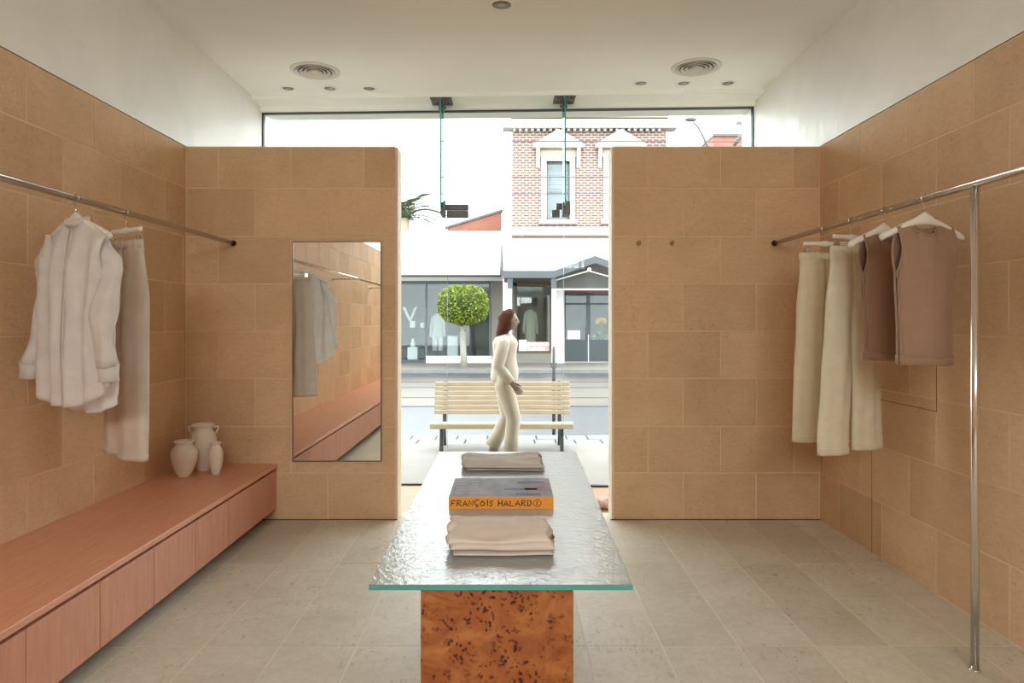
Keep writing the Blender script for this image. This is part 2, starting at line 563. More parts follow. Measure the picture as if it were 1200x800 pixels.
bevel(G().box(XSR - 0.002, XSR + 0.014, YB - 0.001, YB + TH, 0, ZS).obj('end_slab', M['stone_edge'], wall_fr), 0.006)
bevel(G().box(XSR + 0.014, XR + 0.01, YB - 0.001, YB + TH, ZS - 0.006, ZS + 0.004).obj('top_slab', M['stone_edge'], wall_fr), 0.003)
for wl, sgn in ((wall_fl, -1), (wall_fr, 1)):
    a0, a1 = (XL, XSL) if sgn < 0 else (XSR, XR)
    G().box(a0 + (0.001 if sgn < 0 else 0.014), a1 - (0.014 if sgn < 0 else 0.001), YB + TH - 0.004, YB + TH - 0.001, ZB, ZS - 0.008).obj('bounce_lining', M['plaster'], wl)  # unseen pale lining, added to bounce cooler light onto the ceiling
    G().box(a0 - 0.01, a1 + 0.0, YB - 0.003, YB, 0.0005, 0.006).obj('base_seam', M['seam'], wl)
# rear wall
struct(G().box(XL - 0.25, XR + 0.25, YR - 0.2, YR, 0, ZC + 0.2).obj('wall_rear', M['plaster']))
# ceiling with the stepped window head
def slab(x0, x1, off0, off1, z0, z1, gg, mi=0):
    vs = []
    for z in (z0, z1):
        vs += [(x0, yw(x0) + off0, z), (x1, yw(x1) + off0, z), (x1, yw(x1) + off1, z), (x0, yw(x0) + off1, z)]
    gg.add(vs, [(0, 3, 2, 1), (4, 5, 6, 7), (0, 1, 5, 4), (1, 2, 6, 5), (2, 3, 7, 6), (3, 0, 4, 7)], mi)
g = G().prism([(XL - 0.25, YR - 0.2), (XR + 0.25, YR - 0.2), (XR + 0.25, yw(XR) + 0.3), (XL - 0.25, yw(XL) + 0.3)], ZC, ZC + 0.2, 'z')
ceiling = struct(g.obj('ceiling', M['ceiling']))
g = G()
slab(XL, XR, -0.26, 0.25, 3.378, ZC + 0.1, g)
slab(XL, XR, -0.05, 0.25, 3.335, 3.40, g)
struct(g.obj('trim_1', M['ceiling']))

# floor: long limestone pavers
floor = struct(G().box(XL - 0.25, XR + 0.25, YR - 0.2, YB + TH + 0.02, -0.3, -0.0014).obj('floor', M['mortar_floor']))
xs = [XL] + [0.33 * k for k in range(-6, 7)] + [XR]
ys = [YR] + [3.96 - 1.01 * k for k in range(8, -1, -1)] + [YB + TH + 0.02]
_pv = {}
for i in range(len(xs) - 1):
    for j in range(len(ys) - 1):
        wd, dp = xs[i + 1] - xs[i] - 0.006, ys[j + 1] - ys[j] - 0.006
        key = (round(wd, 3), round(dp, 3))
        if key not in _pv:
            gg = G().box(-wd / 2, wd / 2, -dp / 2, dp / 2, -0.03, 0)
            me = bpy.data.meshes.new('paver')
            me.from_pydata(gg.v, [], gg.f)
            me.materials.append(M['stone_floor'])
            _pv[key] = me
        o = bpy.data.objects.new('paver', _pv[key])
        COL.objects.link(o)
        o.parent = floor
        o.location = ((xs[i] + xs[i + 1]) / 2, (ys[j] + ys[j + 1]) / 2, R.uniform(-0.0006, 0.0))
# window bay floor and threshold
g = G().prism([(XL, YB + TH + 0.02), (XR, YB + TH + 0.02), (XR, yw(XR) + 0.05), (XL, yw(XL) + 0.05)], -0.3, ZB, 'z')
bay = struct(g.obj('floor_window_bay', M['terracotta']))

# ------------------------------------------------------------------ shopfront glazing (window_1)
ZH = 3.335
DX0, DX1 = -0.575, 0.50     # door opening
g = G()
slab(XL, XR, -0.012, 0.028, ZH - 0.012, ZH, g)
slab(XL, XL + 0.012, -0.012, 0.028, ZB, ZH, g)
slab(XR - 0.012, XR, -0.012, 0.028, ZB, ZH, g)
slab(XL, DX0, -0.012, 0.028, ZB + 0.001, ZB + 0.016, g)
slab(DX1, XR, -0.012, 0.028, ZB + 0.001, ZB + 0.016, g)
win = struct(g.obj('window_1', M['frame_dark']))
ZD = 2.42
for (x0, x1, z0, z1) in ((XL + 0.012, DX0 - 0.004, ZB + 0.016, ZH - 0.012), (DX1 + 0.004, XR - 0.012, ZB + 0.016, ZH - 0.012), (DX0, DX1, ZD + 0.006, ZH - 0.012)):
    g = G()
    slab(x0, x1, 0.0, 0.012, z0, z1, g)
    g.obj('glass_pane', M['glass'], win)
g = G()
slab(DX0 + 0.004, DX1 - 0.004, 0.0, 0.012, ZB + 0.006, ZD, g)
door = struct(g.obj('door_1', M['glass']))
g = G()
for x0 in (DX0 + 0.004, DX1 - 0.0075):
    slab(x0, x0 + 0.0035, -0.001, 0.013, ZB + 0.006, ZD, g)
g.obj('door_edge', plain('pale_glass_edge', (0.300, 0.380, 0.370), 0.2), door)
# door handle hidden in the glare: slim pull bar
for k, fx in enumerate((-0.605, 0.486)):
    yb = yw(fx)
    g = G().box(fx - 0.006, fx + 0.006, yb - 0.26, yb - 0.012, ZD - 0.01, 3.372, 0)
    fin = g.obj('glass_fin', [M['fin'], M['glass_edge']], win)
    # ground near edge of the fin is green
    G().box(fx - 0.0062, fx + 0.0062, yb - 0.263, yb - 0.259, ZD - 0.01, 3.372).obj('fin_edge', M['glass_edge'], win)
    # head bracket: plates on both faces of the fin, angle feet screwed to the soffit
    g = G()
    for s in (-1, 1):
        x0 = fx + s * 0.009
        g.prism([(yb - 0.255, 3.376), (yb - 0.055, 3.376), (yb - 0.055, 3.34), (yb - 0.13, 3.28), (yb - 0.18, 3.28), (yb - 0.255, 3.34)], min(x0, x0 + s * 0.012), max(x0, x0 + s * 0.012), 'x')
        g.box(min(x0, x0 + s * 0.085), max(x0, x0 + s * 0.085), yb - 0.255, yb - 0.055, 3.366, 3.3775)
        for q in (-0.22, -0.1):
            g.tube([(x0 + s * 0.012, yb + q, 3.33), (x0 + s * 0.024, yb + q, 3.33)], 0.012, 10)
            g.lathe([(0.012, 3.366), (0.012, 3.357)], 10, x0 + s * 0.05, yb + q)
    bevel(g.obj('fin_bracket', M['steel_dark'], win), 0.001)
    # patch fittings: transom clamp above, door pivot patch below
    s = 1 if k == 0 else -1
    g = G()
    ln = 0.23 if k == 0 else 0.06
    xa, xb = (fx, fx + s * ln)
    g.box(min(xa, xb), max(xa, xb), yb - 0.026, yb + 0.026, ZD + 0.004, ZD + 0.055)
    g.box(fx - 0.014 if k == 0 else fx - 0.01, fx + 0.022 if k == 0 else fx + 0.055, yb - 0.16, yb + 0.026, ZD - 0.065, ZD + 0.05)
    g.tube([(fx + 0.018, yb - 0.09, ZD + 0.04), (fx + 0.018, yb - 0.09, ZD + 0.075)], 0.012, 10)
    bevel(g.obj('patch_clamp', M['steel_dark'], win), 0.002)
    g = G()
    xb = fx + s * (0.23 if k == 0 else 0.1)
    g.box(min(fx + s * 0.03, xb), max(fx + s * 0.03, xb), yb - 0.026, yb + 0.026, ZD - 0.068, ZD - 0.004)
    bevel(g.obj('pivot_patch', M['steel_dark'], door), 0.002)

# ------------------------------------------------------------------ ceiling fittings
def diffuser(x, y, d, label):
    t = thing('air_diffuser', label, 'air vent', (x, y, ZC), 0, 'round air vents in the ceiling')
    r = d / 2
    G().lathe([(r + 0.03, -0.0005), (r + 0.028, -0.006), (r, -0.012), (r - 0.012, -0.006), (r - 0.014, -0.0005)], 40).obj('flange', M['ceiling_vent'], t, True)
    for k in range(1, 5):
        rr = r * (1 - k * 0.2)
        G().lathe([(rr + 0.022, -0.014), (rr + 0.018, -0.017), (rr - 0.004, -0.004), (rr, -0.002)], 36, cap=False).obj('ring_vane', M['ceiling_vent'], t, True)
    G().lathe([(r - 0.014, -0.001), (r - 0.014, -0.0005)], 36).obj('throat', M['vent_dark'], t)
    G().lathe([(0.001, -0.016), (0.03, -0.015), (0.034, -0.004)], 24).obj('hub', M['ceiling_vent'], t, True)
M['ceiling_vent'] = plain('vent_enamel', (0.66, 0.63, 0.56), 0.5, var=0.02)
M['vent_dark'] = plain('vent_throat', (0.16, 0.15, 0.13), 0.9)
diffuser(-1.56, 5.48, 0.33, 'round white air vent above the stub wall carrying the mirror')
diffuser(1.478, 5.40, 0.33, 'round white air vent above the stub wall carrying two pegs')
def downlight(x, y, label, grp, r=0.05):
    t = thing('downlight', label, 'downlight', (x, y, ZC), 0, grp)
    G().lathe([(r + 0.018, -0.0005), (r + 0.017, -0.004), (r, -0.006), (r - 0.004, -0.0005)], 28, cap=False).obj('trim_ring', M['ceiling'], t, True)
    G().lathe([(r, -0.003), (r * 0.7, -0.0015), (r * 0.68, -0.0008)], 24).obj('reflector', M['vent_throat2'], t, True)
    G().lathe([(r * 0.5, -0.0035), (0.001, -0.005)], 20).obj('lens', M['lens'], t, True)
M['vent_throat2'] = plain('downlight_baffle', (0.42, 0.40, 0.36), 0.6)
M['lens'] = plain('downlight_lens', (0.5, 0.48, 0.43), 0.3)
for x, w_ in ((-1.91, 'next to the side wall'), (-1.55, 'in the middle'), (-1.21, 'next to the doorway')):
    downlight(x, 5.89, 'small downlight over the mirror side, %s of its row of three' % w_, 'downlights over the mirror side of the bay')
for x, w_ in ((1.109, 'next to the doorway'), (1.469, 'in the middle'), (1.843, 'next to the side wall')):
    downlight(x, 5.76, 'small downlight over the peg side, %s of its row of three' % w_, 'downlights over the peg side of the bay')
downlight(-0.05, 4.335, 'single recessed downlight alone in the ceiling over the table', None, 0.062)

# added fill lamps, unseen behind the camera: tilted panels that brighten the stub walls
def fill_lamp(x, y, label):
    t = thing('fill_lamp', label, 'lamp', (x, y, ZC), 0, 'added fill lamps in the unseen rear of the shop')
    G().tube([(0, 0, -0.0005), (0, 0, -0.38)], 0.012, 12).obj('stem', M['hanger'], t, True)
    tilt = math.radians(50)
    h_ = bevel(G().box(-0.44, 0.44, -0.44, 0.44, 0.004, 0.05).obj('housing', M['hanger'], t), 0.01)
    h_.location = (0, 0, -0.43)
    h_.rotation_euler = (tilt, 0, 0)
    d = bpy.data.lights.new('fill_light', 'AREA')
    d.shape = 'RECTANGLE'
    d.size, d.size_y = 0.84, 0.84
    d.spread = math.radians(125)
    d.energy = FILL_W
    d.color = (0.93, 0.97, 0.96)
    l = bpy.data.objects.new('fill_light', d)
    COL.objects.link(l)
    l.parent = t
    l.location = (0, 0, -0.43)
    l.rotation_euler = (tilt, 0, 0)
for x, w_ in ((-1.4, 'next to the bench-side wall'), (-0.5, 'second from the bench-side wall'), (0.42, 'second from the rail-post wall'), (1.32, 'next to the rail-post wall')):
    fill_lamp(x, -3.5, 'added tilted fill lamp in the unseen rear row, ' + w_)

# ------------------------------------------------------------------ timber bench on the left
BX1, BZ = -1.64, 0.398
bt = thing('low_bench', 'long low pink-stained timber bench with drawer fronts along the left wall', 'bench', (XL, 0, 0))
ox = -XL
y_end = -2.95
bw = BX1 - XL
bevel(G().box(0.002, bw, y_end, YB - 0.004, BZ - 0.028, BZ).obj('bench_top', M['bench_top'], bt), 0.003)
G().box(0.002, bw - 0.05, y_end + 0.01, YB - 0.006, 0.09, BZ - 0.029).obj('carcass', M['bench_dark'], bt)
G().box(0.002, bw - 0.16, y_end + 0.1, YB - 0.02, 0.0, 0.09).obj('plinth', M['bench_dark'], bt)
joints = [YB - 0.006, 4.0, 3.58, 3.16, 2.745, 2.324] + [2.324 - 0.42 * k for k in range(1, 12)] + [y_end + 0.005]
for a, b_ in zip(joints[1:], joints[:-1]):
    if b_ - a < 0.05:
        continue
    fr = bevel(G().box(bw - 0.046, bw - 0.006, a + 0.0022, b_ - 0.0022, 0.085, BZ - 0.044).obj('drawer_front', M['bench_front'], bt), 0.0015)

# ------------------------------------------------------------------ vases on the bench
def handle_path(r0, z0, r1, z1, out, n=12):
    pts = []
    for k in range(n + 1):
        a = k / n
        r = r0 + (r1 - r0) * a + out * math.sin(PI * a) ** 0.7
        z = z0 + (z1 - z0) * a + 0.02 * math.sin(PI * a)
        pts.append((r, 0, z))
    return pts
def vase(loc, rz, prof, label, handles=None, hr=0.005):
    t = thing('vase', label, 'vase', loc, rz, None)
    G().lathe(prof, 36, cap=False).obj('body', M['ceramic'], t, True)
    if handles:
        for s in (1, -1):
            pts = [(p[0] * s, 0, p[2]) for p in handle_path(*handles)]
            G().tube(pts, hr, 8).obj('handle', M['ceramic'], t, True)
def amphora(h, rb, rmax, zmax, rn, rl, inner=0.006):
    p = [(0.001, 0.0), (rb, 0.0), (rb * 1.02, 0.006)]
    n = 12
    for k in range(1, n + 1):
        a = k / n
        p.append((rb + (rmax - rb) * math.sin(a * PI / 2) ** 0.95, zmax * a))
    for k in range(1, n):
        a = k / n
        zt = zmax + (h * 0.86 - zmax) * a
        p.append((rn + (rmax - rn) * (math.cos(a * PI / 2) ** 0.75), zt))
    p += [(rn, h * 0.88), (rn * 1.03, h * 0.93), (rl, h * 0.965), (rl, h * 0.99), (rl - 0.004, h), (rn - inner, h * 0.97), (rn - inner, h * 0.6), (0.001, h * 0.6)]
    return p
vase((-2.11, 4.43, BZ), 0.3, amphora(0.233, 0.036, 0.083, 0.15, 0.05, 0.062), 'squat white ceramic vase with a wide shoulder on the bench', None)
vase((-2.07, 4.617, BZ), 0.05, amphora(0.315, 0.040, 0.084, 0.20, 0.058, 0.076), 'tall white ceramic vase with two looped handles on the bench', (0.07, 0.245, 0.066, 0.295, 0.032), 0.0055)
vase((-1.935, 4.50, BZ), 0.2, amphora(0.212, 0.026, 0.047, 0.135, 0.026, 0.034), 'slim small white ceramic vase on the bench', None)

# ------------------------------------------------------------------ mirror and pegs
mx0, mx1, mz0, mz1 = (343.5 - VX) * YB / F, (447.5 - VX) * YB / F, 0.416, 1.967
mt = thing('wall_mirror', 'tall rectangular mirror in a thin dark frame on the stone wall', 'mirror', ((mx0 + mx1) / 2, YB, mz0))
hw, hh = (mx1 - mx0) / 2, mz1 - mz0
G().box(-hw + 0.004, hw - 0.004, -0.016, -0.003, 0.004, hh - 0.004).obj('mirror_glass', M['mirror'], mt)
g = G()
g.box(-hw, -hw + 0.006, -0.02, -0.002, 0, hh).box(hw - 0.006, hw, -0.02, -0.002, 0, hh)
g.box(-hw + 0.006, hw - 0.006, -0.02, -0.002, 0, 0.006).box(-hw + 0.006, hw - 0.006, -0.02, -0.002, hh - 0.006, hh)
g.obj('frame', plain('mirror_frame', (0.16, 0.14, 0.11), 0.4, 0.7), mt)
for px, nm in ((748, 'small brass peg on the stone wall nearer the doorway'), (787, 'small brass peg on the stone wall nearer the clothes rail')):
    x, z = (px - VX) * YB / F, H + (VY - 285) * YB / F
    t = thing('wall_peg', nm, 'peg', (x, YB, z), 0)
    G().tube([(0, -0.001, 0), (0, -0.004, 0)], 0.016, 16).obj('rose', M['bronze'], t, True)
    G().tube([(0, -0.004, 0), (0, -0.03, 0.0), (0, -0.04, 0.006)], [0.006, 0.006, 0.010], 12).obj('knob', M['bronze'], t, True)
    G().tube([(0, -0.004, -0.006), (0, -0.014, -0.018), (0, -0.03, -0.018), (0, -0.034, -0.01)], 0.004, 8).obj('hook', M['bronze'], t, True)

# ------------------------------------------------------------------ clothes rails
RLX, RRX, RZ, RR_ = -1.95, 1.872, 1.955, 0.0155
t = thing('clothes_rail', 'long polished steel clothes rail on wall arms above the bench', 'clothes rail', (RLX, 0, RZ))
G().tube([(0, -2.6, 0), (0, YB - 0.012, 0)], RR_, 20).obj('rail_tube', M['chrome'], t, True)
G().tube([(0, YB - 0.02, 0), (0, YB - 0.001, 0)], 0.02, 20).obj('end_flange', M['black'], t, True)
for y in (0.78, -1.55):
    G().tube([(XL - RLX + 0.001, y, 0), (-0.005, y, 0)], 0.010, 14).obj('wall_arm', M['chrome'], t, True)
    G().tube([(XL - RLX + 0.001, y, 0), (XL - RLX + 0.008, y, 0)], 0.024, 18).obj('arm_rose', M['chrome'], t, True)
t = thing('clothes_rail', 'polished steel clothes rail on a floor post by the right wall', 'clothes rail', (RRX, 0, RZ))
G().tube([(0, -0.6, 0), (0, YB - 0.012, 0)], RR_, 20).obj('rail_tube', M['chrome'], t, True)
G().tube([(0, YB - 0.02, 0), (0, YB - 0.001, 0)], 0.02, 20).obj('end_flange', M['black'], t, True)
for y in (2.745, -0.3):
    G().tube([(0, y, -RZ + 0.001), (0, y, -0.008)], RR_, 20).obj('floor_post', M['chrome'], t, True)
    G().lathe([(0.022, -RZ + 0.0005), (0.022, -RZ + 0.004), (0.016, -RZ + 0.006)], 20, 0, y).obj('post_foot', M['chrome'], t, True)

# ------------------------------------------------------------------ hangers
def hook_geo(z_low):
    pts = []
    for k in range(15):
        a = math.radians(-50 + 230 * k / 14)
        pts.append((0.0195 * math.cos(a), 0, 0.0195 * math.sin(a)))
    pts += [(-0.018, 0, -0.012), (-0.010, 0, -0.026), (0, 0, -0.036), (0, 0, z_low)]
    return G().tube(pts, 0.0018, 8)
def coat_hanger(loc, rz, label, half=0.205):
    t = thing('coat_hanger', label, 'hanger', loc, rz)
    hook_geo(-0.085).obj('hook', M['chrome'], t, True)
    rings = []
    for k in range(25):
        a = -1 + 2 * k / 24
        x = a * half
        z = -0.088 - 0.085 * abs(a) ** 1.15
        hgt = 0.017 if abs(a) > 0.25 else 0.017 + 0.014 * (1 - abs(a) / 0.25)
        dep = 0.009 + 0.009 * abs(a)
        y = 0.018 * a * a
        rings.append([(x, y + dep * math.cos(2 * PI * q / 10), z + hgt * math.sin(2 * PI * q / 10)) for q in range(10)])
    G().loft(rings).obj('shoulder_arms', M['hanger'], t, True)
    return t
def clip_hanger(loc, rz, label, half=0.15):
    t = thing('clip_hanger', label, 'hanger', loc, rz)
    hook_geo(-0.075).obj('hook', M['chrome'], t, True)
    rings = []
    for k in range(15):
        a = -1 + 2 * k / 14
        hgt = 0.012 + 0.008 * max(0, 1 - abs(a) * 4)
        rings.append([(a * half, 0.008 * math.cos(2 * PI * q / 10), -0.092 + hgt * math.sin(2 * PI * q / 10)) for q in range(10)])
    G().loft(rings).obj('bar', M['hanger'], t, True)
    G().tube([(-half * 0.93, 0, -0.103), (-half * 0.93, 0, -0.128), (half * 0.93, 0, -0.128), (half * 0.93, 0, -0.103)], 0.0018, 8).obj('clip_wire', M['chrome'], t, True)
    for s in (-1, 1):
        g = G()
        for q in (-1, 1):
            g.prism([(s * half * 0.82 - 0.011, -0.118), (s * half * 0.82 + 0.011, -0.118), (s * half * 0.82 + 0.015, -0.165), (s * half * 0.82 - 0.015, -0.165)], q * 0.006, q * 0.009)
        g.obj('clip', M['chrome'], t)
    return t

# ------------------------------------------------------------------ garments
def smoothstep(a, b, x):
    t = max(0.0, min(1.0, (x - a) / (b - a)))
    return t * t * (3 - 2 * t)
def fold(x, z, seed, amp, freq=34):
    return amp * (math.sin(x * freq + seed + 1.3 * noise.noise((x * 4, z * 2.5, seed))) + 1.1 * noise.noise((x * 16, z * 3.0, seed * 1.7)))
class Torso:
    """two cloth panels (front s=-1, back s=+1) hanging from a hanger"""
    def __init__(s, hw, ztop, zbot, depth, arm_z, seed, amp, arm_open=0.03, freq=30):
        s.freq = freq
        s.hw, s.ztop, s.zbot, s.depth, s.arm_z, s.seed, s.amp, s.ao = hw, ztop, zbot, depth, arm_z, seed, amp, arm_open
    def pt(s, side, u, v):
        zt, zb = s.ztop(u, side), s.zbot(u, side)
        z = zb + (zt - zb) * v
        x = u * s.hw(z)
        bulge = (max(0, 1 - abs(u) ** 2.4)) ** 0.5
        top = 1 - smoothstep(s.arm_z - 0.02, -0.1, z)
        y = side * s.depth * bulge * (0.28 + 0.72 * top)
        sh = smoothstep(0.93, 1.0, v) if abs(u) > 0.3 else 0
        y *= (1 - 0.8 * sh)
        if z > s.arm_z:
            k = math.sin(PI * min(1, (z - s.arm_z) / max(1e-3, (s.ztop(1, side) - s.arm_z))))
            y += side * s.ao * k * abs(u) ** 6
        dn = smoothstep(-0.12, -0.4, z)
        y += fold(x, z, s.seed + side, s.amp, s.freq) * (0.25 + dn) * (1 - 0.7 * sh)
        return (x, y, z)
    def panel(s, side, nu=44, nv=44):
        vs, fs = [], []
        for j in range(nv + 1):
            for i in range(nu + 1):
                vs.append(s.pt(side, -1 + 2 * i / nu, j / nv))
        for j in range(nv):
            for i in range(nu):
                a = j * (nu + 1) + i
                fs.append((a, a + 1, a + nu + 2, a + nu + 1))
        return vs, fs

def shirt(loc, rz):
    t = thing('linen_shirt', 'sheer white long-sleeved linen shirt on a hanger above the bench', 'shirt', loc, rz)
    def hw(z):
        if z > -0.2:
            return 0.2 - 0.004 * (z + 0.2)
        return 0.2 + 0.065 * smoothstep(-0.2, -0.9, z)
    def ztop(u, side):
        a = abs(u)
        neck = 0.012 if side > 0 else 0.05
        if a < 0.32:
            return -0.098 - neck * math.cos(a / 0.32 * PI / 2) ** 0.8
        return -0.098 - 0.075 * ((a - 0.32) / 0.68) ** 1.1
    def zbot(u, side):
        return -0.93 + 0.11 * abs(u) ** 2.5 - (0.04 if side > 0 else 0)
    tor = Torso(hw, ztop, zbot, 0.06, -0.36, 3.1, 0.012, 0.03, 58)
    for side, nm in ((-1, 'front_panel'), (1, 'back_panel')):
        vs, fs = tor.panel(side)
        solidify(mesh_obj(nm, vs, fs, M['linen'], t, True), 0.0016)
    # sleeves with cuffs
    for s in (-1, 1):
        pts, rad = [], []
        for k in range(15):
            a = k / 14
            z = -0.160 - 0.588 * a
            x = s * (0.138 + 0.067 * smoothstep(0, 0.35, a) + 0.045 * a)
            y = -0.02 * a + 0.03 * math.sin(a * 5 + s)
            pts.append((x, y, z))
            op = 0.2 + 0.8 * smoothstep(0, 0.26, a)
            rad.append(((0.056 - 0.008 * a + 0.005 * math.sin(a * 21 + s)) * op, (0.040 + 0.010 * math.sin(a * 13)) * op))
        g = G().tube(pts, rad, 22, cap=False)
        vv = [(x + 0.006 * noise.noise((x * 25, y * 25, z * 9)), y + fold(x, z, 9 + s, 0.006, 70), z) for x, y, z in g.v]
        solidify(mesh_obj('sleeve', vv, g.f, M['linen'], t, True), 0.0016)
        e = Vector(pts[-1])
        g = G().tube([e + Vector((0, 0, 0.012)), e + Vector((0.002 * s, 0, -0.03)), e + Vector((0.004 * s, 0, -0.065))], [(0.049, 0.04), (0.044, 0.034), (0.045, 0.036)], 20, cap=False)
        solidify(g.obj('cuff', M['linen'], t, True), 0.003)
    # collar stand round the neck
    ring0, ring1 = [], []
    for k in range(28):
        a = 2 * PI * k / 28
        ring0.append((0.068 * math.cos(a), 0.034 * math.sin(a) + 0.002, -0.108 - 0.020 * max(0, -math.sin(a))))
        ring1.append((0.062 * math.cos(a), 0.036 * math.sin(a) + 0.006, -0.083 - 0.020 * max(0, -math.sin(a))))
    solidify(G().loft([ring0, ring1], cap=False).obj('collar', M['linen'], t, True), 0.004)
    # button placket
    vs, fs = [], []
    for j in range(41):
        v = j / 40
        for u in (-0.07, 0.07):
            p = tor.pt(-1, u, v)
            vs.append((p[0], p[1] - 0.003, p[2]))
        if j:
            fs.append((2 * j - 2, 2 * j - 1, 2 * j + 1, 2 * j))
    solidify(mesh_obj('placket', vs, fs, M['linen'], t, True), 0.002)
    for j in range(6):
        p = tor.pt(-1, 0, 0.2 + 0.14 * j)
        G().tube([(p[0], p[1] - 0.005, p[2]), (p[0], p[1] - 0.008, p[2])], 0.005, 10).obj('button', M['ceramic'], t, True)

def vest(loc, rz, mat, label, hw0=0.195, L=0.70, seed=1.0):
    t = thing('knit_vest', label, 'knit vest', loc, rz)
    def hw(z):
        if z > -0.33:
            k = smoothstep(-0.33, -0.14, z)
            return hw0 - (hw0 - 0.135) * (1 - (1 - k) ** 2) ** 0.5 if k > 0 else hw0
        return hw0 - 0.012 * smoothstep(-0.33, -0.6, z)
    def ztop(u, side):
        a = abs(u)
        neck = 0.03 if side > 0 else 0.06
        if a < 0.55:
            return -0.108 - neck * math.cos(a / 0.55 * PI / 2) ** 0.7
        return -0.108 - 0.02 * (a - 0.55) / 0.45
    def zbot(u, side):
        return -L - 0.006 * (1 - abs(u))
    tor = Torso(hw, ztop, zbot, 0.055, -0.34, seed, 0.0055, 0.03)
    for side, nm in ((-1, 'front_panel'), (1, 'back_panel')):
        vs, fs = tor.panel(side)
        solidify(mesh_obj(nm, vs, fs, mat, t, True), 0.004)
        n = 24
        pts = [tor.pt(side, -0.55 + 1.1 * k / n, 1.0) for k in range(n + 1)]
        G().tube(pts, (0.005), 8).obj('neck_rib', mat, t, True)
        for s in (-1, 1):
            pts = []
            for k in range(25):
                v = 1 - k / 24 * (0.36 / (L - 0.11)) * 0.66
                pts.append(tor.pt(side, s, v))
            G().tube(pts, 0.0055, 8).obj('armhole_rib', mat, t, True)
        vs, fs = [], []
        for j, v in enumerate((0.0, 0.07)):
            for i in range(45):
                p = tor.pt(side, -1 + 2 * i / 44, v)
                vs.append((p[0] * 1.004, p[1] + side * 0.003, p[2] - 0.002))
        fs = [(i, i + 1, 46 + i, 45 + i) for i in range(44)]
        solidify(mesh_obj('hem_rib', vs, fs, mat, t, True), 0.006)

def trousers(loc, rz, mat, label, half=0.165, L=1.1, hem=0.12, splay=0.13, seed=0.0, top=-0.145, swing=(0.0, 0.0), depth=0.045):
    t = thing('trousers', label, 'trousers', loc, rz)
    crotch = top - 0.30
    nr = 34
    for s in (-1, 1):
        rings = []
        for k in range(nr + 1):
            a = k / nr
            z = top - 0.035 - (L - 0.035) * a
            up = smoothstep(crotch - 0.12, top - 0.05, z)     # 1 at the waist, 0 below the crotch
            ao = smoothstep(crotch, top - L, z)
            outer = half * up + (1 - up) * (half + 0.02) + (splay + hem - half - 0.02) * ao
            inner = 0.0 * up + (1 - up) * (0.012 + max(0.0, splay - hem - 0.012) * ao)
            if splay < hem:
                inner = (splay - hem) * ao * (1 - up)
            cx, rx = (outer + inner) / 2, (outer - inner) / 2
            ry = depth * (0.35 + 0.65 * smoothstep(top, crotch, z)) * (1 - 0.25 * ao)
            ring = []
            for q in range(36):
                an = 2 * PI * q / 36
                ca, sa = math.cos(an), math.sin(an)
                x = cx + rx * math.copysign(abs(ca) ** 0.85, ca)
                y = ry * math.copysign(abs(sa) ** 0.8, sa)
                crease = 0.012 * math.exp(-(ca / 0.22) ** 2) * (1 if sa > 0 else -1) * (1 - 0.6 * up)
                y += crease + fold(x * s, z, seed + s * 2, 0.005, 26) * (0.4 + 0.6 * (1 - up))
                x += 0.006 * noise.noise((x * 5, z * 4, seed + s))
                sw = swing[0] if s < 0 else swing[1]
                ring.append((x * s, y + sw * ao, z))
            rings.append(ring)
        g = G().loft(rings, cap=False)
        solidify(g.obj('leg', mat, t, True), 0.0025)
        # turned hem
        r0 = rings[-1]
        r1 = [(p[0], p[1], p[2] + 0.03) for p in r0]
        solidify(G().loft([r0, r1], cap=False).obj('hem', mat, t, True), 0.005)
    ring = lambda z, e: [((half + 0.002 + e) * math.cos(2 * PI * q / 40), (depth * 0.36 + e) * math.copysign(abs(math.sin(2 * PI * q / 40)) ** 0.8, math.sin(2 * PI * q / 40)), z) for q in range(40)]
    solidify(G().loft([ring(top, 0.001), ring(top - 0.04, 0.003)], cap=False).obj('waistband', mat, t, True), 0.004)
    for k in range(-2, 3):
        x = half * 0.38 * k
        y = -depth * 0.36 * math.sqrt(max(0, 1 - (x / half) ** 2)) - 0.004
        G().box(x - 0.005, x + 0.005, y - 0.003, y + 0.001, top - 0.046, top + 0.001).obj('belt_loop', mat, t)
    # fly seam
    G().tube([(0, -depth * 0.40 - 0.002, top - 0.04), (0.004, -depth * 0.6, top - 0.13), (0.0, -depth * 0.75, top - 0.24)], 0.002, 6).obj('fly_seam', mat, t, True)

lr = lambda y: (RLX, y, RZ)
rr = lambda y: (RRX, y, RZ)
a = math.radians(-23)
coat_hanger(lr(3.07), a, 'white coat hanger inside the white linen shirt', 0.19)
shirt(lr(3.07), a)
a = math.radians(-32)
clip_hanger(lr(3.47), a, 'white clip hanger holding the blush trousers above the bench', 0.14)
trousers(lr(3.47), a, M['trouser_pale'], 'sheer blush-white trousers clipped to a hanger above the bench', half=0.15, L=1.09, hem=0.11, splay=0.12, seed=2.0, swing=(0.02, -0.03))
a = math.radians(1)
clip_hanger(rr(4.05), a, 'white clip hanger holding the yellow-cream trousers by the stone wall', 0.13)
trousers(rr(4.05), a, M['trouser_cream'], 'straight yellow-cream trousers hanging closest to the stub wall', half=0.15, L=1.12, hem=0.095, splay=0.10, seed=5.0)
a = math.radians(22)
clip_hanger(rr(3.74), a, 'white clip hanger holding the flared ivory trousers', 0.13)
trousers(rr(3.74), a, M['trouser_ivory'], 'wide-legged ivory trousers with splayed legs on the right rail', half=0.145, L=1.12, hem=0.10, splay=0.155, seed=8.0, swing=(-0.02, 0.03))
a = math.radians(20)
coat_hanger(rr(3.41), a, 'white coat hanger inside the dark cocoa knit vest', 0.2)
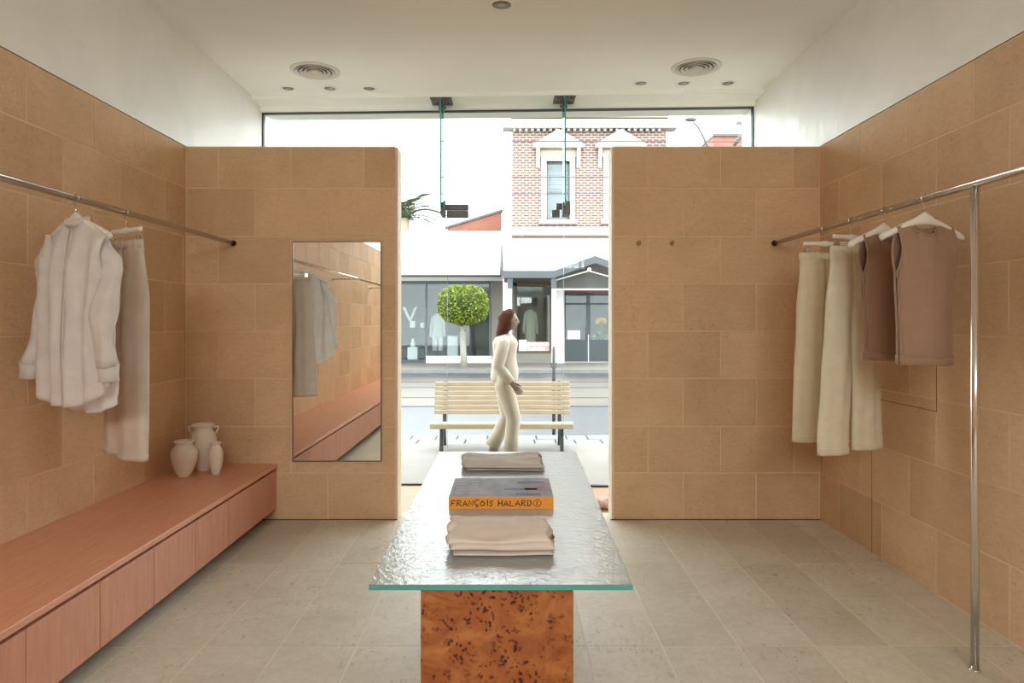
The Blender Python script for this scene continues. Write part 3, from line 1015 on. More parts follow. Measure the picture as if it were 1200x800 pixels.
vest(rr(3.41), a, M['knit_brown'], 'dark cocoa sleeveless knit vest beside the ivory trousers', 0.14, 0.74, 1.0)
a = math.radians(8)
coat_hanger(rr(3.075), a, 'white coat hanger inside the lighter taupe knit vest', 0.2)
vest(rr(3.075), a, M['knit_taupe'], 'lighter taupe sleeveless knit vest hanging next to the floor post', 0.142, 0.745, 4.0)

# ------------------------------------------------------------------ display table
TZ = 0.75
tb = thing('display_table', 'narrow display table with textured glass top on burl wood blocks', 'table', (0, 0, 0))
tp = [(-0.348, 1.69), (0.306, 1.69), (0.333, 3.42), (-0.35, 3.42)]
g = G()
vs = [(x, y, TZ - 0.014) for x, y in tp] + [(x, y, TZ) for x, y in tp]
g.add(vs, [(0, 3, 2, 1), (4, 5, 6, 7)], 0)
g.add(vs, [(0, 1, 5, 4), (1, 2, 6, 5), (2, 3, 7, 6), (3, 0, 4, 7)], 1)
g.obj('glass_top', [M['tex_glass'], M['glass_edge']], tb)
for (y0, y1) in ((1.72, 2.10), (2.95, 3.33)):
    sx = 1.745 / F
    bevel(G().box((493 - VX) * 1.72 / F, (672 - VX) * 1.72 / F, y0, y1, 0.0, TZ - 0.016).obj('burl_block', M['burl'], tb), 0.002)

# book with hand-lettered spine
bk = thing('art_book', 'thick book with orange spine and grey photographic cover on the glass table', 'book', (-0.029, 2.37, TZ))
bwid, bdep, bh = 0.364, 0.285, 0.0425
M['spine'] = plain('orange_spine', (0.80, 0.31, 0.035), 0.5, var=0.04)
M['pages'] = plain('page_block', (0.82, 0.78, 0.70), 0.8, var=0.04)
def cover_mat():
    m, nt, b = new_mat('book_cover_print')
    v = position(nt, obj=True)
    f = noise_node(nt, position(nt, (9, 5, 1), obj=True), 1.3, 4)
    col = ramp(nt, f, [(0.35, (0.20, 0.21, 0.25)), (0.5, (0.27, 0.27, 0.31)), (0.65, (0.34, 0.31, 0.34))])
    nt.links.new(col, b.inputs['Base Color'])
    b.inputs['Roughness'].default_value = 0.65
    b.inputs['Specular IOR Level'].default_value = 0.2
    return m
M['cover'] = cover_mat()
M['ink'] = plain('black_ink', (0.015, 0.012, 0.012), 0.5)
M['cover_ink'] = plain('pale_cover_ink', (0.380, 0.385, 0.420), 0.8, spec=0.1)
M['cover_blue'] = plain('blue_cover_print', (0.170, 0.210, 0.290), 0.8, spec=0.1)
M['cover_pink'] = plain('rose_cover_print', (0.360, 0.290, 0.320), 0.8, spec=0.1)
hw = bwid / 2
g = G().box(-hw + 0.004, hw - 0.004, 0.004, bdep - 0.004, 0.003, bh - 0.003)
g.obj('page_block', M['pages'], bk)
bevel(G().box(-hw, hw, 0.003, bdep, bh - 0.003, bh).obj('front_board', M['cover'], bk), 0.0008)
bevel(G().box(-hw, hw, 0.003, bdep, 0.0002, 0.003).obj('rear_board', M['cover'], bk), 0.0008)
bevel(G().box(-hw, hw, 0.0, 0.004, 0.0002, bh).obj('spine', M['spine'], bk), 0.0012)
STROKES = {
    'F': [[(0.05, 0), (0.1, 1), (0.75, 0.95)], [(0.05, 0.5), (0.6, 0.52)]],
    'R': [[(0.05, 0), (0.1, 1), (0.6, 0.95), (0.7, 0.72), (0.15, 0.5), (0.8, 0.0)]],
    'A': [[(0.0, 0), (0.4, 1), (0.8, 0.0)], [(0.12, 0.35), (0.68, 0.38)]],
    'N': [[(0.05, 0), (0.1, 1), (0.7, 0.05), (0.75, 1)]],
    'C': [[(0.75, 0.88), (0.4, 1), (0.08, 0.6), (0.2, 0.12), (0.75, 0.1)], [(0.42, 0.05), (0.5, -0.12), (0.3, -0.25)]],
    'O': [[(0.4, 1), (0.08, 0.6), (0.2, 0.08), (0.6, 0.1), (0.75, 0.55), (0.4, 1)]],
    'I': [[(0.2, 0), (0.22, 1)]],
    'S': [[(0.65, 0.9), (0.25, 0.95), (0.12, 0.7), (0.55, 0.4), (0.5, 0.08), (0.05, 0.08)]],
    'H': [[(0.08, 0), (0.12, 1)], [(0.75, 0.0), (0.7, 1)], [(0.1, 0.5), (0.72, 0.52)]],
    'L': [[(0.12, 1), (0.08, 0.05), (0.7, 0.08)]],
    'D': [[(0.1, 0), (0.12, 1), (0.6, 0.85), (0.72, 0.4), (0.5, 0.05), (0.1, 0.0)]],
    '2': [[(0.1, 0.75), (0.35, 0.95), (0.55, 0.7), (0.1, 0.08), (0.65, 0.1)]],
}
def letter(ch, x, z, wd, h, y=-0.0006, r=0.0011, name='letter', mat=None, parent=None):
    g = G()
    for st in STROKES[ch]:
        g.tube([(x + p[0] * wd, y, z + p[1] * h) for p in st], (r), 6)
    return g.obj(name, mat, parent)
cx = -hw + 0.008
for ch in 'FRANCOIS HALARD':
    if ch == ' ':
        cx += 0.010
        continue
    wd = 0.0205 if ch != 'I' else 0.022
    letter(ch, cx, 0.011 + R.uniform(-0.001, 0.001), wd, 0.0195 + R.uniform(-0.002, 0.002), r=0.0018, name='spine_letter', mat=M['ink'], parent=bk)
    cx += 0.0203 if ch != 'I' else 0.0105
letter('2', cx + 0.010, 0.0145, 0.014, 0.013, r=0.0014, name='spine_letter', mat=M['ink'], parent=bk)
G().tube([(cx + 0.0155 + 0.0135 * math.cos(2 * PI * k / 20), -0.0006, 0.0208 + 0.0115 * math.sin(2 * PI * k / 20)) for k in range(21)], 0.001, 6).obj('spine_ring', M['ink'], bk)
G().tube([(hw - 0.016, -0.0004, 0.017), (hw - 0.012, -0.0004, 0.017)], 0.0008, 6).obj('spine_mark', M['ink'], bk)
# printed cover: pale lettering column and blue and rose colour areas
for (x0, x1, y0, y1, m) in ((0.01, 0.13, 0.10, 0.125, 'cover_blue'), (0.05, 0.14, 0.02, 0.05, 'cover_blue'), (0.06, 0.16, 0.20, 0.23, 'cover_blue'), (0.085, 0.165, 0.06, 0.17, 'cover_pink')):
    G().box(x0, x1, y0, y1, bh, bh + 0.0002).obj('cover_print', M[m], bk)
for k in range(5):
    for c in range(2):
        G().box(-0.165 + c * 0.05 + 0.004 * (k % 2), -0.165 + c * 0.05 + 0.028, 0.05 + 0.042 * k, 0.066 + 0.042 * k, bh, bh + 0.0002).obj('cover_lettering', M['cover_ink'], bk)

# folded knitwear
def folded(loc, rz, wd, dp, hgt, mat, label, seed, skew=0.0):
    t = thing('folded_knit', label, 'folded sweater', loc, rz)
    def layer(name, z0, z1, sx, sy, ox_, oy_, wob, ny=30, nx=44):
        rings = []
        for i in range(nx + 1):
            u = -1 + 2 * i / nx
            end = max(0.0, (abs(u) - 0.86) / 0.14)
            ex = math.sqrt(max(0.0, 1 - end * end))
            ring = []
            for q in range(2 * ny):
                a = 2 * PI * q / (2 * ny)
                ca, sa = math.cos(a), math.sin(a)
                py = math.copysign(abs(ca) ** 0.5, ca)
                pz = math.copysign(abs(sa) ** 0.7, sa)
                x = u * wd / 2 * sx + ox_
                yk = 0.5 * dp * sy * (1 + 0.05 * noise.noise((x * 7, seed, z0 * 40)))
                y = py * yk + oy_ + 0.010 * noise.noise((x * 8, seed + z0 * 50, 1.5 * py))
                h = (z1 - z0) * (0.35 + 0.65 * ex) * (1 + 0.22 * noise.noise((x * 6, py, seed + 3 + z0 * 30)))
                z = (z0 + z1) / 2 + pz * h / 2 - 0.12 * (z1 - z0) * (1 - ex)
                n1 = wob * (noise.noise((x * 9 + y * 6, y * 14, seed)) + 0.7 * noise.noise((x * 5 - y * 16, y * 20, seed + 4)))
                if sa > 0:
                    z += n1 * min(1, pz * 1.3)
                x += (0.014 * noise.noise((y * 12, z * 30, seed + 2)) + 0.006 * math.sin(y * 40 + seed)) * abs(u) ** 3
                ring.append((x + skew * y, y, max(z, 0.0008)))
            rings.append(ring)
        return G().loft(rings).obj(name, mat, t, True)
    layer('under_fold', 0.0008, hgt * 0.30, 0.95, 0.975, 0.006, 0.0, 0.001)
    layer('middle_fold', hgt * 0.24, hgt * 0.84, 0.985, 0.99, 0.002, -0.003, 0.004)
    layer('upper_fold', hgt * 0.46, hgt * 1.04, 0.99, 0.955, -0.004, 0.004, 0.012)
    # rolled sleeve tucked in on the left
    pts = [(-wd * 0.49, dp * (-0.05 + 0.10 * k), hgt * 0.72 + 0.006 * math.sin(k * 1.3)) for k in range(5)]
    G().tube(pts, [(0.012, 0.016), (0.015, 0.02), (0.017, 0.022), (0.015, 0.02), (0.010, 0.014)], 16).obj('sleeve_roll', mat, t, True)
    pts = [(-wd * 0.46 + wd * 0.11 * k, dp * (0.08 + 0.02 * math.sin(k)) - 0.004 * k, hgt * (1.0 - 0.02 * k) - 0.002) for k in range(6)]
    G().tube(pts, [(0.003, 0.006), (0.006, 0.014), (0.007, 0.018), (0.006, 0.016), (0.005, 0.012), (0.002, 0.004)], 12).obj('neck_fold', mat, t, True)
folded((-0.022, 2.0, TZ), 0.0, 0.292, 0.235, 0.052, M['knit_fold'], 'folded oatmeal sweater on the glass table on the spine side of the book', 1.5, -0.05)
folded((-0.027, 3.09, TZ), -0.02, 0.355, 0.25, 0.040, M['knit_fold2'], 'folded stone-grey sweater on the glass table on the street side of the book', 7.5, 0.0)

# rock in the window bay
rk = G().ball((0, 0, 0.045), (0.075, 0.07, 0.048), 22, 14)
rk.v = [(x * (1 + 0.18 * noise.noise((x * 22, y * 22, z * 22))), y * (1 + 0.18 * noise.noise((x * 20, y * 20, z * 20 + 5))), max(0.0, z * (1 + 0.12 * noise.noise((x * 25, y * 25, z * 25 + 9))))) for x, y, z in rk.v]
o = rk.obj('rock', M['pink_stone'], None, True)
o.location = (0.765, 5.5, ZB)
tag(o, 'pale pink rough rock on the timber bay floor beside the doorway', 'rock')

# ================================================================== street outside
ZP, ZR = -0.10, -0.20        # footpath and road levels
YF = 25.0                    # far facades
def fx_(px, d=YF):
    return (px - VX) * d / F
def fz_(py, d=YF):
    return H + (VY - py) * d / F
M['footpath'] = plain('footpath_asphalt', (0.175, 0.154, 0.135), 0.75, var=0.08, scale=1.5, bmp=0.1)
M['bluestone'] = plain('bluestone', (0.133, 0.133, 0.131), 0.6, var=0.15, scale=5)
M['kerb_joint'] = plain('kerb_joint', (0.020, 0.018, 0.016), 0.9)
M['white_paint'] = plain('white_paint', (0.86, 0.84, 0.82), 0.6, var=0.02, scale=1)
M['cream_render'] = plain('cream_render', (0.305, 0.254, 0.189), 0.7, var=0.05, scale=2)
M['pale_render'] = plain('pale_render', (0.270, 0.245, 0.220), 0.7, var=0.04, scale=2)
M['beige_wall'] = plain('beige_wall', (0.182, 0.168, 0.140), 0.7, var=0.06, scale=2)
M['slate_paint'] = plain('slate_blue_paint', (0.042, 0.052, 0.060), 0.5, var=0.05)
M['teal_paint'] = plain('dark_teal_paint', (0.030, 0.040, 0.045), 0.5, var=0.08)
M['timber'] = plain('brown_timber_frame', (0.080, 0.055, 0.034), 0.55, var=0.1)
M['charcoal'] = plain('charcoal_frame', (0.09, 0.10, 0.10), 0.5)
M['brick'] = bricks()
M['red_paint'] = plain('oxblood_paint', (0.120, 0.018, 0.020), 0.5)
M['bench_slat'] = plain('weathered_slat', (0.360, 0.285, 0.195), 0.65, var=0.08, scale=6)
M['iron'] = plain('grey_cast_iron', (0.035, 0.036, 0.036), 0.55, 0.3)
M['grey_int'] = plain('shop_grey_wall', (0.220, 0.225, 0.220), 0.8)
M['tan_int'] = plain('shop_tan_wall', (0.300, 0.235, 0.160), 0.8)
M['galv'] = plain('galvanised_pole', (0.091, 0.090, 0.088), 0.5, 0.4)
M['asphalt'] = road_mat()

struct(G().prism([(-14, yw(-14) + 0.052), (14, yw(14) + 0.052), (14, 8.42), (-14, 8.42)], -0.6, ZP, 'z').obj('footpath_near', M['footpath']))
kb = struct(G().box(-14, 14, 8.42, 9.12, -0.6, ZP - 0.02).obj('kerb_near', M['kerb_joint']))
x = -7.0
while x < 7.0:
    wd = R.uniform(0.20, 0.34)
    o = bevel(G().box(x + 0.008, x + wd - 0.008, 8.435, 8.76, ZP - 0.1, ZP + R.uniform(-0.012, 0.0)).obj('kerb_stone', M['bluestone'], kb), 0.012)
    x += wd
x = -7.1
while x < 7.0:
    wd = R.uniform(0.22, 0.40)
    o = bevel(G().box(x + 0.008, x + wd - 0.008, 8.78, 9.11, ZP - 0.1, ZP + R.uniform(-0.015, -0.004)).obj('kerb_stone', M['bluestone'], kb), 0.012)
    x += wd
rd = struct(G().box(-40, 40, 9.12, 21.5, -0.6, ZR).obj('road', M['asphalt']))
for y in (12.9, 14.4, 16.6, 18.1):
    G().box(-40, 40, y - 0.04, y + 0.04, ZR, ZR + 0.008).obj('tram_rail', M['iron'], rd)
struct(G().box(-40, 40, 21.5, 25.4, -0.6, ZP).obj('footpath_far', M['footpath']))
struct(G().box(-40, 40, 21.3, 21.5, -0.6, ZP + 0.01).obj('kerb_far', M['bluestone']))
struct(G().box(-60, 60, 25.4, 90, -0.6, ZP).obj('ground_far', M['footpath']))

# --- timber street bench
t = thing('street_bench', 'slatted pale timber street bench facing the shop', 'bench', (-0.09, 7.9, ZP))
bx0, bx1 = -0.83, 0.83
for k in range(5):
    y = 0.0 + 0.082 * k
    z = 0.335 - 0.012 * k + (0.0 if k else -0.012)
    bevel(G().box(bx0, bx1, y, y + 0.066, z - 0.03, z + 0.002).obj('seat_slat', M['bench_slat'], t), 0.006)
bevel(G().box(bx0, bx1, -0.018, -0.003, 0.262, 0.318).obj('front_slat', M['bench_slat'], t), 0.005)
for k in range(7):
    z = 0.375 + 0.056 * k
    y = 0.42 + 0.016 * k
    bevel(G().box(bx0 + 0.0, bx1 - 0.0, y, y + 0.026, z, z + 0.051).obj('back_slat', M['bench_slat'], t), 0.006)
for x in (bx0 + 0.13, bx1 - 0.13):
    g = G()
    g.prism([(0.0, 0.0), (0.06, 0.0), (0.15, 0.27), (0.08, 0.30)], x - 0.022, x + 0.022, 'x')
    g.prism([(0.40, 0.0), (0.46, 0.0), (0.33, 0.29), (0.26, 0.28)], x - 0.022, x + 0.022, 'x')
    g.prism([(0.01, 0.30), (0.40, 0.25), (0.42, 0.28), (0.01, 0.327)], x - 0.022, x + 0.022, 'x')
    g.prism([(0.40, 0.25), (0.445, 0.25), (0.56, 0.76), (0.535, 0.77)], x - 0.022, x + 0.022, 'x')
    g.obj('support', M['iron'], t)

# --- steel pole by the near kerb
t = thing('bollard', 'slim grey steel bollard behind the street bench', 'bollard', ((649 - VX) * 9.4 / F, 9.4, ZR))
G().lathe([(0.024, 0.0), (0.024, 1.22), (0.018, 1.26), (0.001, 1.275)], 16).obj('post', M['galv'], t, True)
G().lathe([(0.045, 0.001), (0.045, 0.015), (0.026, 0.03)], 16).obj('base_flange', M['galv'], t, True)

# --- person walking past
def person():
    t = thing('person', 'person in a white blouse and white trousers walking past the doorway', 'person', ((591 - VX) * 7.35 / F, 7.35, ZP))
    M['skin'] = plain('skin', (0.170, 0.105, 0.078), 0.55, var=0.05)
    M['hair'] = plain('auburn_hair', (0.060, 0.018, 0.009), 0.7, var=0.3, scale=40, spec=0.1)
    M['wear'] = cloth('white_blouse', (0.400, 0.344, 0.272), amt=0.15)
    M['wear2'] = cloth('white_trouser', (0.368, 0.312, 0.237), amt=0.15)
    V, E, RD = [], [], []
    def vtx(p, r, par=None):
        V.append(p)
        RD.append(r)
        if par is not None:
            E.append((par, len(V) - 1))
        return len(V) - 1
    pel = vtx((0, 0, 0.86), (0.105, 0.125))
    wst = vtx((0.005, 0, 1.0), (0.085, 0.105), pel)
    chs = vtx((0.0, 0, 1.17), (0.095, 0.125), wst)
    upc = vtx((0.0, 0, 1.30), (0.075, 0.10), chs)
    nk = vtx((0.012, 0, 1.375), (0.045, 0.045), upc)
    hd0 = vtx((0.03, 0, 1.44), (0.047, 0.045), nk)
    hands = []
    for s, (el, wr) in ((-1, ((-0.06, 0.235, 1.03), (0.08, 0.225, 0.86))), (1, ((-0.09, 0.235, 1.03), (-0.02, 0.25, 0.82)))):
        sh = vtx((0.0, s * 0.155, 1.29), (0.052, 0.052), upc)
        e = vtx((el[0], s * el[1], el[2]), (0.038, 0.038), sh)
        m_ = vtx(((el[0] * 0.5 + wr[0] * 0.5), s * (el[1] + wr[1]) / 2, (el[2] + wr[2]) / 2), (0.036, 0.036), e)
        w_ = vtx((wr[0], s * wr[1], wr[2]), (0.024, 0.026), m_)
        d = (Vector((wr[0], s * wr[1], wr[2])) - Vector((el[0], s * el[1], el[2]))).normalized()
        pm = Vector((wr[0], s * wr[1], wr[2])) + d * 0.055
        p_ = vtx(tuple(pm), (0.018, 0.034), w_)
        side = Vector((d.z, 0, -d.x)).normalized()
        if side.x < 0:
            side = -side
        for q, ln in ((-1.5, 0.058), (-0.5, 0.072), (0.5, 0.076), (1.5, 0.068)):
            b0 = pm + d * 0.028 + side * (0.019 * q)
            b1 = b0 + d * ln * 0.5 + Vector((0, -s * 0.008, 0))
            b2 = b0 + d * ln * 0.95 + Vector((0, -s * 0.026, 0))
            i0 = vtx(tuple(b0), (0.0095, 0.0095), p_)
            i1 = vtx(tuple(b1), (0.0088, 0.0088), i0)
            vtx(tuple(b2), (0.0075, 0.0075), i1)
        th = Vector((wr[0], s * wr[1], wr[2])) + d * 0.03 + side * 0.03
        i0 = vtx(tuple(th), (0.012, 0.012), w_)
        i1 = vtx(tuple(th + d * 0.03 + side * 0.018), (0.0105, 0.0105), i0)
        vtx(tuple(th + d * 0.058 + side * 0.02 + Vector((0, -s * 0.008, 0))), (0.0085, 0.0085), i1)
    legs = {}
    for s, kn, an in ((-1, (0.10, 0.47), (0.075, 0.085)), (1, (0.03, 0.46), (-0.13, 0.115))):
        hp = vtx((0.0, s * 0.085, 0.82), (0.088, 0.085), pel)
        mt_ = vtx((kn[0] * 0.5, s * 0.09, 0.65), (0.078, 0.075), hp)
        k = vtx((kn[0], s * 0.09, kn[1]), (0.054, 0.054), mt_)
        cf = vtx(((kn[0] + an[0]) / 2 - 0.015, s * 0.09, (kn[1] + an[1]) / 2 + 0.04), (0.05, 0.05), k)
        a_ = vtx((an[0], s * 0.09, an[1]), (0.033, 0.033), cf)
        hl = vtx((an[0] - 0.035, s * 0.09, an[1] - 0.045), (0.032, 0.032), a_)
        pitch = 0.0 if s < 0 else -0.05
        bl = vtx((an[0] + 0.10, s * 0.095, an[1] - 0.058 + pitch * 0.4), (0.026, 0.036), a_)
        vtx((an[0] + 0.165, s * 0.098, max(0.02, an[1] - 0.062 + pitch * 0.5)), (0.018, 0.03), bl)
        legs[s] = ((0.0, 0.84), kn, an)
    me = bpy.data.meshes.new('body_skeleton')
    me.from_pydata(V, E, [])
    tmp = bpy.data.objects.new('body_tmp', me)
    COL.objects.link(tmp)
    sk = tmp.modifiers.new('skin', 'SKIN')
    for i, r in enumerate(RD):
        me.skin_vertices[0].data[i].radius = r
        me.skin_vertices[0].data[i].use_root = (i == 0)
    ss = tmp.modifiers.new('sub', 'SUBSURF')
    ss.levels = ss.render_levels = 2
    dg = bpy.context.evaluated_depsgraph_get()
    dg.update()
    bme = bpy.data.meshes.new_from_object(tmp.evaluated_get(dg))
    bpy.data.objects.remove(tmp)
    # sculpted head joined into the body mesh (profile faces +x)
    hv, hf = [], []
    nu, nv = 40, 30
    hc = Vector((0.045, 0, 1.515))
    for j in range(nv + 1):
        ph = PI * j / nv
        for i in range(nu):
            th = 2 * PI * i / nu
            dx, dy, dz = math.sin(ph) * math.cos(th), math.sin(ph) * math.sin(th), math.cos(ph)
            rx, ry, rz_ = 0.095, 0.074, 0.115
            x, y, z = rx * dx, ry * dy, rz_ * dz
            if dz < 0:
                y *= 1 + 0.28 * dz
                if dx < 0:
                    x *= 1 + 0.45 * dz
                else:
                    x *= 1 + 0.06 * dz
            f = max(0, dx)
            if f > 0.55:
                x += 0.024 * math.exp(-(y / 0.012) ** 2 - ((z + 0.022) / 0.022) ** 2)            # nose
                x += 0.010 * math.exp(-(y / 0.010) ** 2 - ((z - 0.004) / 0.022) ** 2)
                x += 0.009 * math.exp(-(y / 0.024) ** 2 - ((z + 0.060) / 0.009) ** 2)            # lips
                x += 0.010 * math.exp(-(y / 0.026) ** 2 - ((z + 0.098) / 0.016) ** 2)            # chin
                x -= 0.008 * math.exp(-((abs(y) - 0.031) / 0.014) ** 2 - ((z - 0.002) / 0.012) ** 2)  # eye sockets
                x += 0.005 * math.exp(-((z - 0.026) / 0.012) ** 2)
            hv.append(hc + Vector((x, y, z)))
    for j in range(nv):
        for i in range(nu):
            i2 = (i + 1) % nu
            hf.append((j * nu + i, j * nu + i2, (j + 1) * nu + i2, (j + 1) * nu + i))
    gg = G()
    gg.add([v.co for v in bme.vertices], [tuple(p.vertices) for p in bme.polygons])
    gg.add(hv, hf)
    for s in (-1, 1):
        gg.ball(hc + Vector((-0.005, s * 0.074, -0.01)), (0.018, 0.009, 0.03), 12, 8)
    body = gg.obj('body', M['skin'], t, True)
    for s in (-1, 1):
        G().ball(hc + Vector((0.082, s * 0.031, 0.002)), 0.0105, 10, 8).obj('eye', plain('eye_dark', (0.10, 0.07, 0.06), 0.2), t, True)
    # hair: cap plus long back fall
    rings = []
    for k in range(16):
        a = k / 15
        z = 0.130 - 0.40 * a
        w_ = 0.083 * math.sqrt(max(0.02, 1 - max(0, (z - 0.0) / 0.13) ** 2)) if z > 0 else 0.088 - 0.045 * smoothstep(-0.08, -0.27, z)
        dp_ = 0.10 * math.sqrt(max(0.02, 1 - max(0, z / 0.13) ** 2)) if z > 0 else 0.084 - 0.045 * smoothstep(-0.05, -0.27, z)
        cxh = -0.022 + 0.012 * max(0, z / 0.13) - 0.055 * smoothstep(0.02, -0.2, z)
        if z > 0.05:
            cxh += 0.02 * (z - 0.05) / 0.08
        rings.append([hc + Vector((cxh + dp_ * math.cos(2 * PI * q / 24) * (1 + 0.04 * math.sin(q * 5 + k)), w_ * math.sin(2 * PI * q / 24) * (1 + 0.03 * math.sin(q * 7)), z)) for q in range(24)])
    G().loft(rings).obj('hair', M['hair'], t, True)
    # trousers
    g = G()
    for s in (-1, 1):
        hp, kn, an = legs[s]
        pts = [(0, s * 0.075, 0.93), (0.0, s * 0.08, 0.80), (kn[0] * 0.5, s * 0.09, 0.65), (kn[0], s * 0.09, kn[1]), ((kn[0] + an[0]) / 2 - 0.01, s * 0.09, (kn[1] + an[1]) / 2), (an[0] - 0.005, s * 0.09, an[1] + 0.03)]
        g.tube(pts, [(0.092, 0.105), (0.102, 0.115), (0.09, 0.10), (0.076, 0.08), (0.074, 0.078), (0.078, 0.082)], 22, cap=False)
    g.v = [(x + 0.006 * noise.noise((x * 12, y * 12, z * 9)), y + 0.006 * noise.noise((x * 12, y * 12, z * 9 + 4)), z) for x, y, z in g.v]
    solidify(g.obj('trousers', M['wear2'], t, True), 0.003)
    # blouse
    rings = []
    for k in range(18):
        a = k / 17
        z = 0.86 + 0.51 * a
        w_ = 0.155 + 0.012 * math.sin(a * 7) + 0.02 * math.exp(-((a - 0.75) / 0.2) ** 2)
        d_ = 0.135 + 0.01 * math.sin(a * 9) - 0.01 * a
        if a > 0.8:
            q_ = (a - 0.8) / 0.2
            w_ *= 1 - 0.62 * q_ ** 1.6
            d_ *= 1 - 0.55 * q_ ** 1.6
        rings.append([((0.0 + 0.012 * a) + d_ * math.cos(2 * PI * q / 32) + 0.005 * math.sin(q * 3 + k * 0.4), w_ * math.sin(2 * PI * q / 32), z) for q in range(32)])
    solidify(G().loft(rings, cap=False).obj('blouse', M['wear'], t, True), 0.004)
    for s, (el, wr) in ((-1, ((-0.06, 0.235, 1.03), (0.08, 0.225, 0.86))), (1, ((-0.09, 0.235, 1.03), (-0.02, 0.25, 0.82)))):
        pts = [(0.0, s * 0.12, 1.31), (-0.01, s * 0.175, 1.26), (el[0] * 0.6, s * 0.215, 1.14), (el[0], s * el[1], el[2]), (el[0] * 0.5 + wr[0] * 0.5, s * (el[1] + wr[1]) / 2, (el[2] + wr[2]) / 2), (wr[0] * 0.94 + el[0] * 0.06, s * wr[1], wr[2] + 0.012)]
        solidify(G().tube(pts, [0.06, 0.068, 0.064, 0.06, 0.056, 0.042], 18, cap=False).obj('sleeve', M['wear'], t, True), 0.003)
person()

# --- clipped street tree
def street_tree():
    D = 21.9
    t = thing('street_tree', 'lollipop street tree with a clipped bright green crown', 'tree', (fx_(543, D), D, ZP))
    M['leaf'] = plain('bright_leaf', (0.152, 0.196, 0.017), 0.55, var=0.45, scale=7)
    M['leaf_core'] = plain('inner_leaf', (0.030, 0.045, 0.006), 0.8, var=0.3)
    M['bark'] = plain('pale_bark', (0.240, 0.221, 0.192), 0.8, var=0.15, scale=12)
    cz = fz_(357, D) - ZP
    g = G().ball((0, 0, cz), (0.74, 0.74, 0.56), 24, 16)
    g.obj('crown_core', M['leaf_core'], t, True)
    g = G()
    rl = random.Random(5)
    for k in range(5200):
        zz = rl.uniform(-1, 1)
        th = rl.uniform(0, 2 * PI)
        rr_ = math.sqrt(1 - zz * zz)
        n = Vector((rr_ * math.cos(th), rr_ * math.sin(th), zz))
        lump = 1 + 0.06 * noise.noise(n * 3.1) + rl.uniform(-0.05, 0.03)
        sq = 1.0 / (abs(n.x) ** 2.6 + abs(n.y) ** 2.6 + abs(n.z) ** 2.6) ** (1 / 2.6)
        p = Vector((n.x * 0.80, n.y * 0.80, n.z * 0.62)) * lump * sq * 0.98 + Vector((0, 0, cz))
        d = (n + Vector((rl.uniform(-1, 1), rl.uniform(-1, 1), rl.uniform(-0.6, 1))) * 0.9).normalized()
        sd = d.cross(Vector((rl.uniform(-1, 1), rl.uniform(-1, 1), rl.uniform(-1, 1)))).normalized()
        L, W_ = rl.uniform(0.06, 0.10), rl.uniform(0.02, 0.034)
        g.add([p - d * L * 0.5, p + sd * W_, p + d * L * 0.5, p - sd * W_], [(0, 1, 2, 3)])
    lf = g.obj('leaves', M['leaf'], t)
    lf['kind'] = 'stuff'
    g = G().tube([(0.02, 0, 0), (0.0, 0, 0.5), (-0.02, 0, 1.1), (-0.02, 0, 1.35)], [0.13, 0.10, 0.095, 0.09], 14)
    g.obj('trunk', M['bark'], t, True)
    for e in ((-0.42, 0.05, 2.0), (0.30, -0.05, 2.0), (0.02, 0.2, 2.05)):
        G().tube([(-0.02, 0, 1.15), (e[0] * 0.4, e[1] * 0.4, 1.5), (e[0], e[1], e[2])], [0.085, 0.06, 0.04], 10).obj('limb', M['bark'], t, True)
    G().box(-0.5, 0.5, -0.15, 0.15, 0.0, 0.02).obj('tree_pit', M['bluestone'], t)
street_tree()

